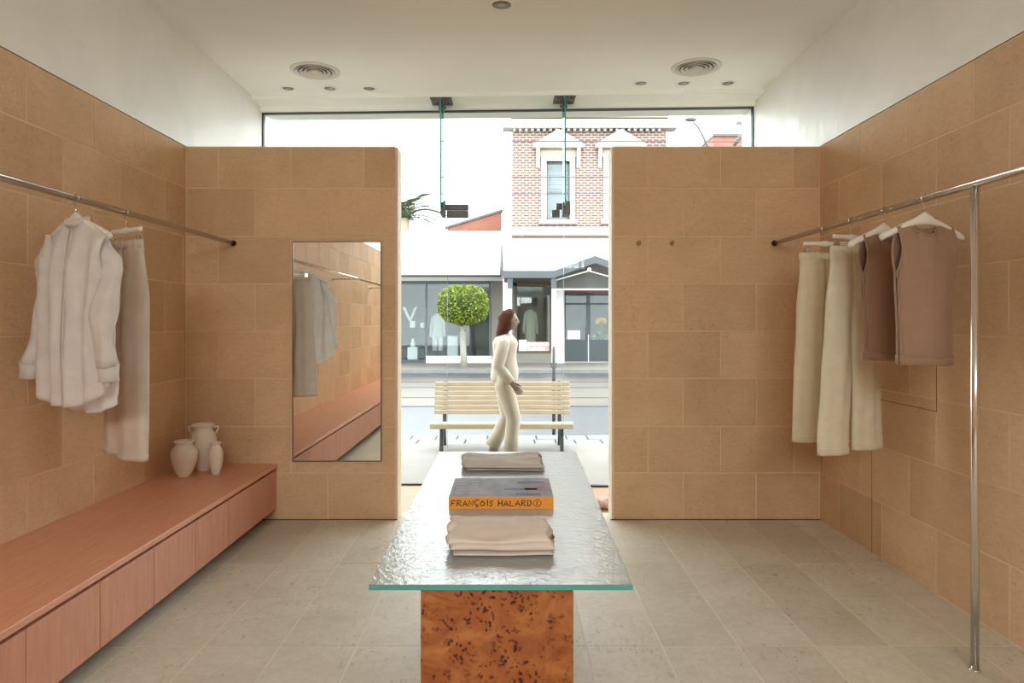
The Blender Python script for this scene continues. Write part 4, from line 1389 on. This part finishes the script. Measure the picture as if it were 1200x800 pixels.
# --- left shop
def left_shop():
    x0, x1 = -9.0, fx_(590)
    t = thing('shop_building', 'white awninged shop with dark display windows across the street', 'building', (0, YF, ZP))
    zt = fz_(271) - ZP
    wb = fz_(329) - ZP
    L0, L1, L2 = fx_(470), fx_(499.5), fx_(576)
    D = 3.2
    g = G().box(x0, x1, 0.0, 0.3, wb, zt).box(L2, x1, 0, 0.3, 0, wb).box(x0, -5.2, 0, 0.3, 0, wb)
    g.obj('wall', M['white_paint'], t)
    G().box(L2, x1 - 0.02, -0.03, 0.0, 0.0, wb).obj('pilaster', M['beige_wall'], t)
    # interior
    g = G().box(-5.2, L2, D, D + 0.1, 0, wb).box(-5.25, -5.2, 0.3, D, 0, wb).box(L2, L2 + 0.05, 0.3, D, 0, wb).box(-5.2, L2, 0.3, D, wb, wb + 0.1).box(-5.2, L2, 0.3, D, -0.02, 0.01)
    g.obj('interior_shell', M['grey_int'], t)
    zs = fz_(417) - ZP
    G().box(L1, L2, -0.02, 0.2, 0.0, zs).obj('stall_riser', M['white_paint'], t)
    G().box(-5.2, L1, -0.01, 0.06, 0.0, 0.12).obj('door_sill', M['teal_paint'], t)
    for x in (-5.15, (L0 - 0.28), L1, L2 - 0.05):
        G().box(x - 0.035, x + 0.035, 0.0, 0.07, 0.0, wb).obj('mullion', M['charcoal'], t)
    G().box(-5.2, L2, 0.0, 0.07, wb - 0.09, wb).obj('window_head', M['charcoal'], t)
    G().box(L1 + 0.02, L2, 0.02, 0.035, zs, wb - 0.09).obj('window_pane', M['glass_shop'], t)
    G().box(L0 - 0.2, L1 - 0.02, 0.02, 0.035, 0.12, wb - 0.09).obj('window_pane', M['glass_shop'], t)
    # awning
    AY = -2.6
    az = fz_(322, YF + AY) - ZP
    aw = G().add([(x0, AY, az + 0.42), (x1 - 0.1, AY, az + 0.42), (x1 - 0.1, 0, az + 1.35), (x0, 0, az + 1.35), (x0, AY, az + 0.36), (x1 - 0.1, AY, az + 0.36), (x1 - 0.1, 0, az + 1.28), (x0, 0, az + 1.28)],
                 [(0, 1, 2, 3), (7, 6, 5, 4), (0, 4, 5, 1), (1, 5, 6, 2), (2, 6, 7, 3), (3, 7, 4, 0)])
    aw.obj('awning_roof', M['white_paint'], t)
    G().box(x0, x1 - 0.1, AY - 0.05, AY, az, az + 0.45).obj('awning_fascia', M['white_paint'], t)
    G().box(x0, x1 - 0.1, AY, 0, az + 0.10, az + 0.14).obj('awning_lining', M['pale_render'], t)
    return t
ls = left_shop()
def display(name, label, cat, geo, mat, loc):
    o = geo.obj(name, mat)
    o.location = loc
    return tag(o, label, cat)
# display pieces in the dark shop window
yi = YF + 0.9
def si(px, py, d=yi):
    return (px - VX) * d / F, H + (VY - py) * d / F
def stand(name, label, cat, x0p, x1p, y0p, y1p, mat, d, dep=0.35, par=True):
    x0, z1 = si(x0p, y0p, d)
    x1, z0 = si(x1p, y1p, d)
    return (x0, x1, z0, z1)
M['white_obj'] = plain('white_display', (0.84, 0.84, 0.82), 0.6, var=0.02)
t = thing('letter_display', 'white V-shaped display letter on a shelf in the dark shop window', 'sign', (si(481, 376)[0], yi, si(481, 376)[1]))
G().prism([(-0.30, 0.53), (-0.20, 0.53), (0.05, 0.0), (-0.05, 0.0)], -0.06, 0.06).obj('left_stroke', M['white_obj'], t)
G().prism([(0.26, 0.53), (0.17, 0.53), (0.0, 0.12), (0.03, 0.0)], -0.06, 0.06).obj('right_stroke', M['white_obj'], t)
t = thing('display_shelf', 'glass-and-steel display shelf behind the dark shop window', 'shelf', (si(487, 383)[0], yi, si(487, 384)[1]))
zf = si(487, 384)[1] + 0.09
G().box(-0.5, 0.36, -0.2, 0.2, -0.03, 0.0).obj('shelf_board', M['charcoal'], t)
for x in (-0.48, 0.34):
    G().box(x - 0.015, x + 0.015, -0.02, 0.02, -zf, -0.03).obj('upright', M['charcoal'], t)
for (a0, a1, b0, b1, lab) in ((481, 487, 376, 383, 'white box on the shelf in the dark shop window under the letter'), (493, 497, 378, 383, 'small white box on the shelf by the dark shop window mullion')):
    xa, zb = si(a0, b0)
    xb, za = si(a1, 383.8)
    tt = thing('display_box', lab, 'box', ((xa + xb) / 2, yi - 0.02, za))
    bevel(G().box(-(xb - xa) / 2, (xb - xa) / 2, -0.1, 0.1, 0.0, zb - za - 0.03).obj('carton', M['white_obj'], tt), 0.01)
    bevel(G().box(-(xb - xa) / 2 - 0.008, (xb - xa) / 2 + 0.008, -0.108, 0.108, zb - za - 0.03, zb - za).obj('lid', M['white_obj'], tt), 0.008)
t = thing('bottle_plinth', 'white plinth carrying a bottle silhouette low in the dark shop window', 'plinth', (si(484, 425)[0], yi, ZP))
bevel(G().box(-0.19, 0.19, -0.15, 0.15, 0.01, 0.55).obj('plinth_block', M['white_obj'], t), 0.01)
G().lathe([(0.10, 0.551), (0.10, 0.68), (0.05, 0.74), (0.05, 0.86), (0.001, 0.87)], 16).obj('bottle_form', M['white_obj'], t, True)
t = thing('display_plinth', 'tall white display plinth in the dark shop window by the tree', 'plinth', (si(531, 416)[0], yi - 0.15, ZP))
bevel(G().box(-0.2, 0.2, -0.2, 0.2, 0.01, 0.95).obj('plinth_block', M['white_obj'], t), 0.01)
bevel(G().box(-0.21, 0.21, -0.21, 0.21, 0.951, 0.975).obj('plinth_cap', M['white_obj'], t), 0.006)
M['suit'] = cloth('pale_suit', (0.78, 0.77, 0.76))
M['cream_dress'] = cloth('cream_dress', (0.550, 0.500, 0.370))
def mannequin_dress(loc, mat, label, h, wd, legs, sleeves=True):
    t = thing('dressed_mannequin', label, 'mannequin', loc)
    prof = [(0.50, 0.62 if legs else 0.0), (0.47, 0.60), (0.40, 0.72), (0.48, 0.88), (0.46, 0.93), (0.2, 0.97), (0.14, 0.99)]
    rings = [[(wd * r * math.cos(2 * PI * k / 20), wd * 0.5 * r * math.sin(2 * PI * k / 20), h * z) for k in range(20)] for r, z in ([(0.52, 0.46), (0.47, 0.6), (0.41, 0.72), (0.47, 0.88), (0.44, 0.93), (0.18, 0.97), (0.12, 0.985)] if legs else [(0.55, 0.16), (0.5, 0.4), (0.4, 0.66), (0.46, 0.86), (0.43, 0.93), (0.18, 0.97), (0.12, 0.985)])]
    G().loft(rings).obj('bodice' if not legs else 'jacket', mat, t, True)
    if sleeves:
        for s in (-1, 1):
            G().tube([(s * wd * 0.40, 0, h * 0.92), (s * wd * 0.56, 0, h * 0.72), (s * wd * 0.62, -0.03, h * 0.5)], [0.075, 0.06, 0.05], 12).obj('sleeve', mat, t, True)
    if legs:
        for s in (-1, 1):
            G().tube([(s * wd * 0.24, 0, h * 0.50), (s * wd * 0.27, 0, h * 0.22)], [0.105, 0.095], 12).obj('trouser_leg', mat, t, True)
    G().lathe([(0.05, h * 0.975), (0.045, h * 1.0), (0.001, h * 1.005)], 12).obj('neck_cap', M['charcoal'], t, True)
    G().lathe([(0.16, 0.0), (0.16, 0.015), (0.015, 0.03), (0.015, h * 0.5)], 14).obj('stand', M['charcoal'], t, True)
xm, zm = si(513, 366)
mannequin_dress((xm, yi, ZP + 0.01), M['suit'], 'mannequin in a pale suit in the dark shop window', zm - ZP - 0.01, 0.42, True)

# --- brick building with gabled awning
def brick_building():
    bx0, bx1 = fx_(600), fx_(781)
    t = thing('brick_building', 'two-storey brick building with pedimented windows and gabled slate-blue awning', 'building', (0, YF, ZP))
    Z = lambda py: fz_(py) - ZP
    X = fx_
    s0 = Z(278)
    # brick wall with real window openings
    wins = [(X(640.5), X(667.5)), (X(713), X(740))]
    wz0, wz1 = Z(257), Z(189)
    g = G()
    ztop = Z(151)
    g.box(bx0, wins[0][0], 0, 0.4, s0, ztop).box(wins[0][1], wins[1][0], 0, 0.4, s0, ztop).box(wins[1][1], bx1, 0, 0.4, s0, ztop)
    for a0, a1 in wins:
        g.box(a0, a1, 0, 0.4, s0, wz0).box(a0, a1, 0, 0.4, wz1, ztop)
    g.box(bx0, bx0 + 0.3, 0.4, 8, s0, ztop).box(bx1 - 0.3, bx1, 0.4, 8, s0, ztop)
    g.obj('wall', M['brick'], t)
    # cornice and parapet
    G().box(bx0 - 0.35, bx1 + 0.35, -0.28, 0.3, Z(152), Z(142)).obj('cornice', M['pale_render'], t)
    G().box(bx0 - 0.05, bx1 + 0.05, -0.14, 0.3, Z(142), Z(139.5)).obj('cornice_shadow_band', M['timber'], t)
    G().box(bx0 - 0.02, bx1 + 0.02, -0.22, 0.3, Z(139.5), Z(122)).obj('parapet', M['cream_render'], t)
    G().box(bx0 - 0.08, bx1 + 0.08, -0.3, 0.3, Z(133), Z(130)).obj('parapet_band', M['pale_render'], t)
    # dentils
    n = int((bx1 - bx0) / 0.22)
    for k in range(n):
        G().box(bx0 + 0.22 * k + 0.03, bx0 + 0.22 * k + 0.13, -0.2, -0.0, Z(155), Z(152)).obj('dentil', M['pale_render'], t)
    # string course above the awning
    G().box(bx0 - 0.05, bx1 + 0.05, -0.1, 0.2, Z(272), Z(266)).obj('string_course', M['pale_render'], t)
    G().box(bx0 - 0.05, bx1 + 0.05, -0.14, 0.2, Z(276), Z(272)).obj('string_band', M['cream_render'], t)
    G().box(bx0, bx1, -0.06, 0.2, Z(280), Z(276)).obj('frieze', M['timber'], t)
    M['sky_glass'] = plain('upper_window_glass', (0.080, 0.112, 0.125), 0.12, var=0.15, spec=0.9)
    M['blind'] = plain('roller_blind', (0.176, 0.200, 0.208), 0.8)
    for a0, a1 in wins:
        c = (a0 + a1) / 2
        wv = G().box(a0 - 0.2, a0, -0.06, 0.18, wz0 - 0.02, wz1 + 0.17).box(a1, a1 + 0.2, -0.06, 0.18, wz0 - 0.02, wz1 + 0.17).box(a0, a1, -0.06, 0.18, wz1, wz1 + 0.17)
        w_ = wv.obj('window_surround', M['pale_render'], t)
        G().box(a0 - 0.28, a1 + 0.28, -0.16, 0.2, wz0 - 0.17, wz0 - 0.02).obj('window_sill', M['pale_render'], t)
        G().box(a0 - 0.30, a1 + 0.30, -0.05, 0.0, Z(184), Z(176)).obj('window_frieze', M['cream_render'], t)
        pd = G().prism([(c - 0.93, Z(174.5)), (c + 0.93, Z(174.5)), (c + 0.93, Z(170.5)), (c, Z(153)), (c - 0.93, Z(170.5))], -0.26, 0.05)
        pd.obj('pediment', M['pale_render'], t)
        G().prism([(c - 0.70, Z(172.5)), (c + 0.70, Z(172.5)), (c, Z(158.5))], -0.285, -0.26).obj('pediment_field', M['cream_render'], t)
        for s in (-1, 1):
            G().prism([(-0.22, Z(174.5)), (0.0, Z(174.5)), (0.0, Z(197)), (-0.08, Z(197)), (-0.1, Z(188))], c + s * 0.74 - 0.07, c + s * 0.74 + 0.07, 'x').obj('console', M['pale_render'], t)
        zm = (wz0 + wz1) / 2 - 0.05
        f = G().box(a0, a0 + 0.05, 0.14, 0.22, wz0, wz1).box(a1 - 0.05, a1, 0.14, 0.22, wz0, wz1).box(a0, a1, 0.14, 0.22, wz1 - 0.06, wz1).box(a0, a1, 0.14, 0.22, wz0, wz0 + 0.07).box(a0, a1, 0.12, 0.22, zm - 0.03, zm + 0.03).obj('window_sash', M['charcoal'], t)
        G().box(a0 + 0.05, a1 - 0.05, 0.19, 0.20, wz0 + 0.07, zm - 0.03).obj('window_pane', M['sky_glass'], f)
        G().box(a0 + 0.05, a1 - 0.05, 0.19, 0.20, zm + 0.03, wz1 - 0.06).obj('window_pane', M['sky_glass'], f)
        for k in range(5):
            G().box(a0 + 0.05, a1 - 0.05, 0.18, 0.188, wz1 - 0.30 - 0.17 * k, wz1 - 0.17 - 0.17 * k).obj('blind_slat', M['blind'], f)
    # awning: slate-blue fascia following a low gable
    AY = -2.8
    d = YF + AY
    ax = lambda p: fx_(p, d)
    az = lambda p: fz_(p, d) - ZP
    line = [(ax(590), az(317)), (ax(649), az(317)), (ax(697), az(299.5)), (ax(745), az(317)), (ax(790), az(317))]
    hgt = 0.24
    g = G()
    for (p, q) in zip(line[:-1], line[1:]):
        g.prism([(p[0], p[1]), (q[0], q[1]), (q[0], q[1] - hgt), (p[0], p[1] - hgt)], AY - 0.06, AY)
    g.obj('awning_fascia', M['slate_paint'], t)
    g = G()
    for (p, q) in zip(line[:-1], line[1:]):
        g.add([(p[0], AY, p[1]), (q[0], AY, q[1]), (q[0], 0.0, Z(279)), (p[0], 0.0, Z(279)), (p[0], AY, p[1] - 0.04), (q[0], AY, q[1] - 0.04), (q[0], 0.0, Z(280)), (p[0], 0.0, Z(280))],
              [(0, 1, 2, 3), (7, 6, 5, 4), (0, 4, 5, 1), (2, 6, 7, 3), (1, 5, 6, 2), (3, 7, 4, 0)])
    g.obj('awning_roof', M['white_paint'], t)
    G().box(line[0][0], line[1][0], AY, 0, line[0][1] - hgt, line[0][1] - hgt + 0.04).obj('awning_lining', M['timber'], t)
    for px in (597.5, 649, 745):
        po = G().box(ax(px) - 0.09, ax(px) + 0.09, AY, AY + 0.18, az(338), az(318) - 0.0).obj('post_capital', M['slate_paint'], t)
        G().box(ax(px) - 0.065, ax(px) + 0.065, AY + 0.02, AY + 0.15, 0.0, az(338)).obj('post_shaft', M['white_paint'], t)
        G().box(ax(px) - 0.09, ax(px) + 0.09, AY, AY + 0.17, 0.0, 0.18).obj('post_base', M['slate_paint'], t)
    # spandrel wall under the gable
    g = G().box(bx0, bx1, -0.02, 0.3, Z(335), Z(280))
    g.obj('spandrel', M['beige_wall'], t)
    hz = az(338)
    gb = G().prism([(ax(653), hz), (ax(741), hz), (ax(741), az(327)), (ax(692), az(315)), (ax(653), az(327))], AY + 0.5, AY + 0.54)
    gb.obj('gable_panel', plain('gable_grey', (0.055, 0.052, 0.047), 0.8), t)
    G().tube([(ax(652.5), AY + 0.48, hz - 0.0), (ax(652.5), AY + 0.48, az(327)), (ax(692), AY + 0.48, az(316)), (ax(732), AY + 0.48, az(327)), (ax(732), AY + 0.48, hz)], 0.022, 8).obj('gable_outline', M['white_obj'], t)
    G().box(ax(653), ax(741), AY + 0.44, AY + 0.5, hz - 0.03, hz + 0.02).obj('gable_rail', M['white_obj'], t)
    bl, ntb, bb = new_mat('lit_bulb')
    bb.inputs['Emission Color'].default_value = (1.0, 0.75, 0.4, 1)
    bb.inputs['Emission Strength'].default_value = 6.0
    ntb.links.new(ramp(ntb, noise_node(ntb, position(ntb), 3), [(0, (1, 0.8, 0.5)), (1, (1, 0.85, 0.6))]), bb.inputs['Base Color'])
    G().ball((ax(692.5), AY + 0.42, az(314.5)), 0.055, 12, 8).obj('bulb', bl, t, True)
    # timber shop window
    x0, x1 = X(603), X(646)
    z0, z1 = Z(412), Z(331)
    g = G().box(x0, x0 + 0.09, -0.06, 0.1, z0, z1).box(x1 - 0.06, x1, -0.06, 0.1, z0, z1).box(x0, x1, -0.06, 0.1, z1 - 0.12, z1).box(x0, x1, -0.08, 0.1, z0 - 0.05, z0 + 0.03)
    sw = g.obj('shop_window_frame', M['timber'], t)
    G().box(x0 + 0.09, x1 - 0.06, 0.0, 0.012, z0 + 0.03, z1 - 0.12).obj('window_pane', M['glass_shop'], sw)
    G().box(x0 + 0.1, x1 - 0.07, 0.02, 0.03, z1 - 0.55, z1 - 0.14).obj('window_blind', M['pale_render'], sw)
    G().box(bx0, x1 + 0.1, -0.05, 0.3, 0.0, z0 - 0.05).obj('stall_riser', M['beige_wall'], t)
    G().box(bx0 - 0.02, x0, -0.02, 0.3, 0.0, s0).obj('corner_pier', M['beige_wall'], t)
    g = G().box(x0, x1, 1.7, 1.75, 0, z1).box(x0 - 0.05, x0, 0.3, 1.75, 0, z1).box(x1, x1 + 0.05, 0.3, 1.75, 0, z1).box(x0, x1, 0.3, 1.75, z1, z1 + 0.05).box(x0, x1, 0.1, 1.75, z0 - 0.4, z0 - 0.3)
    g.obj('display_shell', M['tan_int'], t)
    G().box(X(651), X(661), -0.1, 0.3, 0.0, Z(338)).obj('pilaster', M['white_paint'], t)
    # door bay
    dx0, dx1 = X(661), X(735)
    dm = X(689.5)
    zb, zr0, zr1 = 0.05, Z(343), Z(338)
    G().box(dx0, dx1, -0.02, 0.12, zr0, zr1).obj('door_head', M['red_paint'], t)
    G().box(dx0, dx1, -0.04, 0.2, 0.0, zb).obj('door_step', M['pale_render'], t)
    zt_ = Z(357)
    for (q0, q1) in ((dx0, dm), (dm, dx1)):
        f = G().box(q0, q0 + 0.07, 0, 0.08, zb, zr0).box(q1 - 0.07, q1, 0, 0.08, zb, zr0).box(q0, q1, 0, 0.08, zt_, zt_ + 0.07).box(q0, q1, 0, 0.08, zr0 - 0.06, zr0).box(q0 + 0.07, q1 - 0.07, 0, 0.08, zb, Z(398)).obj('shop_door', M['teal_paint'], t)
        G().box(q0 + 0.07, q1 - 0.07, 0.03, 0.045, Z(398), zt_).obj('door_pane', M['glass_shop'], f)
        G().box(q0 + 0.07, q1 - 0.07, 0.03, 0.045, zt_ + 0.07, zr0 - 0.06).obj('transom_pane', M['glass_shop'], f)
    G().box(dm - 0.012, dm + 0.012, -0.02, 0.0, zb, Z(392)).obj('door_astragal', M['white_obj'], t)
    G().tube([(dm - 0.08, -0.05, Z(397)), (dm - 0.08, -0.05, Z(383))], 0.018, 8).obj('door_handle', M['galv'], t)
    # notices and window lettering
    G().box(X(665), X(672.2), -0.012, -0.004, Z(397), Z(387)).obj('paper_notice', M['white_obj'], t)
    G().box(X(672.6), X(679.5), -0.012, -0.004, Z(397), Z(387)).obj('paper_notice', M['white_obj'], t)
    g = G().box(dx0, dx1, 2.4, 2.45, 0, zr1).box(dx0 - 0.05, dx0, 0.3, 2.4, 0, zr1).box(dx1, dx1 + 0.05, 0.3, 2.4, 0, zr1).box(dx0, dx1, 0.3, 2.4, zr1, zr1 + 0.05)
    g.obj('shop_interior', M['grey_int'], t)
    G().box(dx1, bx1, -0.02, 0.3, 0.0, s0).obj('side_pier', M['slate_paint'], t)
    # pink window lettering: two short lines of rounded letters on a rose panel
    M['rose'] = plain('rose_film', (0.55, 0.33, 0.30), 0.6)
    M['rose_pale'] = plain('pale_rose_lettering', (0.88, 0.76, 0.74), 0.6)
    G().box(X(608), X(645.5) - 0.06, -0.004, -0.001, Z(412) + 0.03, Z(400.5)).obj('window_film', M['rose'], sw)
    G().box(X(608), X(617), -0.008, -0.004, Z(411), Z(398)).obj('film_square', M['rose_pale'], sw)
    for row, (pz0, pz1, n) in enumerate(((405, 401.5, 11), (410.5, 407, 9))):
        for k in range(n):
            xa = X(618.5 + k * 2.3)
            h_ = (Z(pz1) - Z(pz0)) * (1.0 if k % 3 else 1.25)
            G().box(xa, xa + 0.05, -0.008, -0.004, Z(pz0), Z(pz0) + h_).obj('film_letter', M['rose_pale'], sw)
    return t
brick_building()
xm, zm = (621.5 - VX) * (YF + 0.8) / F, H + (VY - 362) * (YF + 0.8) / F
zb = fz_(412) - 0.29
mannequin_dress((xm, YF + 0.8, zb - 0.02), M['cream_dress'], 'mannequin in a long cream dress in the timber-framed shop window', zm - zb + 0.05, 0.40, False)

# plants and a yellow bloom behind the shop door
t = thing('flower_vase', 'yellow flower in a tall pot behind the dark shop door', 'flower', (fx_(704, 25.9), 25.9, ZP))
M['petal'] = plain('yellow_petal', (0.85, 0.50, 0.04), 0.6)
M['pot'] = plain('tan_pot', (0.55, 0.45, 0.34), 0.7)
M['leaf2'] = plain('deep_leaf', (0.16, 0.28, 0.06), 0.5, var=0.3)
G().lathe([(0.16, 0.02), (0.2, 0.5), (0.22, 0.75), (0.18, 0.78)], 18).obj('pot', M['pot'], t, True)
G().tube([(0, 0, 0.7), (0.02, 0, 1.2), (0.0, -0.05, 1.5)], 0.02, 8).obj('stalk', M['leaf2'], t, True)
for k in range(6):
    a = PI * k / 5
    G().ball((-0.14 * math.cos(a), -0.06, 1.5 + 0.10 * math.sin(a)), (0.10, 0.05, 0.085), 10, 6).obj('petal', M['petal'], t, True)
for k in range(7):
    a = 2 * PI * k / 7
    e = Vector((0.3 * math.cos(a), 0.12 * math.sin(a) - 0.1, 0.85 + 0.12 * (k % 3)))
    G().ball(tuple(e), (0.085, 0.02, 0.07), 10, 6).obj('leaf', M['leaf2'], t, True)

# --- red brick gable wall behind the left shop
D = 30.0
poly = [(fx_(524, D), fz_(268, D)), (fx_(588, D), fz_(247.5, D)), (fx_(588, D), fz_(300, D)), (fx_(524, D), fz_(300, D))]
t = thing('gable_wall', 'salmon-red brick gable wall rising behind the white shop', 'wall', (0, D, ZP))
M['salmon'] = plain('salmon_brick', (0.255, 0.098, 0.068), 0.85, var=0.12, scale=3)
G().prism([(x, z - ZP) for x, z in poly[:2]] + [(poly[2][0], 0.0), (poly[3][0], 0.0)], 0, 0.3).obj('brick_face', M['salmon'], t)
G().prism([(poly[0][0] - 0.1, poly[0][1] - ZP), (poly[1][0] + 0.05, poly[1][1] - ZP), (poly[1][0] + 0.05, poly[1][1] - ZP + 0.1), (poly[0][0] - 0.1, poly[0][1] - ZP + 0.1)], -0.06, 0.36).obj('coping', M['galv'], t)

# --- palm
D = 42.0
t = thing('palm_tree', 'feathery palm tree showing above the white shop roof', 'palm', (fx_(474, D), D, ZP))
M['palm'] = plain('palm_leaf', (0.068, 0.090, 0.045), 0.5, var=0.3)
M['palm_bark'] = plain('palm_bark', (0.36, 0.28, 0.20), 0.9, var=0.2)
pz = fz_(256, D) - ZP
G().tube([(0, 0, 0), (0.05, 0, pz * 0.5), (0, 0, pz)], [0.35, 0.28, 0.32], 14).obj('trunk', M['palm_bark'], t, True)
g = G()
rp = []
n = 34
for k in range(n + 1):
    a = k / n
    rp.append(Vector((2.5 * a, 0, 1.25 * a - 1.75 * a * a)))
g.tube(rp, [0.04 * (1 - 0.8 * k / n) for k in range(n + 1)], 6)
for k in range(2, n + 1):
    for s in (-1, 1):
        p = rp[k]
        L = 0.62 * (1 - 0.55 * abs(k / n - 0.4))
        e = p + Vector((0.32 * L, s * L * 0.85, -0.28 * L))
        g.add([p - Vector((0.024, 0, 0)), p + Vector((0.024, 0, 0)), e + Vector((0.012, 0, 0)), e - Vector((0.012, 0, 0))], [(0, 1, 2, 3)])
proto = g.obj('frond', M['palm'], t)
proto.location = (0, 0, pz)
for k in range(1, 24):
    o = proto.copy()
    COL.objects.link(o)
    o.parent = t
    o.location = (0, 0, pz)
    o.rotation_euler = (R.uniform(-0.2, 0.2), R.uniform(-0.75, 0.25), 2 * PI * k * 0.382)

# --- street lamp, utility pole, far brick house, wires
D = 28.0
t = thing('street_lamp', 'grey street lamp on a curved arm beyond the brick building', 'street lamp', (fx_(842, D), D, ZP))
lx = lambda p: fx_(p, D) - fx_(842, D)
lz = lambda p: fz_(p, D) - ZP
G().tube([(0, 0, 0), (0, 0, lz(200))], [0.10, 0.07], 12).obj('pole', M['galv'], t, True)
G().tube([(0, 0, lz(200)), (lx(834), 0, lz(182)), (lx(826), 0, lz(164)), (lx(819), 0, lz(150)), (lx(812), 0, lz(143))], [0.07, 0.055, 0.05, 0.045, 0.04], 10).obj('arm', M['galv'], t, True)
G().ball((lx(809.5), 0, lz(140)), (0.26, 0.14, 0.09), 16, 8).obj('lamp_head', M['galv'], t, True)
D = 34.0
t = thing('utility_pole', 'leaning timber utility pole with a raked brace above the far roofs', 'utility pole', (fx_(877, D), D, ZP))
lx = lambda p: fx_(p, D) - fx_(877, D)
lz = lambda p: fz_(p, D) - ZP
G().tube([(0, 0, 0), (0, 0, lz(128))], [0.16, 0.12], 12).obj('pole', M['galv'], t, True)
G().tube([(lx(860), 0, lz(170)), (0, 0, lz(148))], 0.10, 8).obj('brace', M['galv'], t, True)
G().box(-0.6, 0.5, -0.06, 0.06, lz(146), lz(143)).obj('cross_arm', M['galv'], t)
for x in (-0.5, -0.1, 0.4):
    G().lathe([(0.05, lz(143)), (0.06, lz(142)), (0.03, lz(140))], 10, x).obj('insulator', M['pale_render'], t, True)
D = 45.0
t = thing('far_house', 'far red-brick house with a low parapet behind the street lamp', 'house', (fx_(856, D), D, ZP))
lx = lambda p: fx_(p, D) - fx_(856, D)
lz = lambda p: fz_(p, D) - ZP
G().box(lx(836), lx(890), 0, 6, 0, lz(160)).obj('wall', M['salmon'], t)
G().box(lx(835), lx(891), -0.15, 6.1, lz(160), lz(157)).obj('parapet', M['galv'], t)
for p in (842, 858, 874):
    w_ = G().box(lx(p), lx(p) + 1.0, -0.06, 0.0, lz(195), lz(178)).obj('window', M['white_paint'], t)
    G().box(lx(p) + 0.08, lx(p) + 0.92, -0.075, -0.06, lz(195) + 0.08, lz(178) - 0.08).obj('pane', M['sky_glass'], w_)
M['wire'] = plain('cable_rubber', (0.060, 0.058, 0.058), 0.6)
def wire(d, a, b_, sag, label, r=0.016):
    pts = []
    for k in range(25):
        s = k / 24
        px = a[0] + (b_[0] - a[0]) * s
        py = a[1] + (b_[1] - a[1]) * s + sag * 4 * s * (1 - s)
        pts.append((fx_(px, d), d, fz_(py, d)))
    o = G().tube(pts, r, 6).obj('overhead_wire', M['wire'])
    tag(o, label, 'wire')
wire(19.0, (-400, 164), (1700, 167), 0, 'highest overhead wire crossing above the street in front of the pediments')
wire(18.0, (-400, 207), (1700, 208), 0, 'overhead wire crossing the street halfway up the sash window', 0.014)
wire(17.0, (-400, 230), (1700, 224), 0, 'lowest straight overhead wire crossing just above the window sill', 0.010)
pts = []
p0, p1 = Vector((fx_(540, 22.36), 22.36, fz_(300, 22.36))), Vector((fx_(634, 24.96), 24.96, fz_(262, 24.96)))
for k in range(13):
    pts.append(p0.lerp(p1, k / 12) + Vector((0, 0, -0.25 * math.sin(PI * k / 12))))
tag(G().tube(pts, 0.010, 6).obj('service_wire', M['wire']), 'slanting service wire running from the white awning up to the brick wall', 'wire')
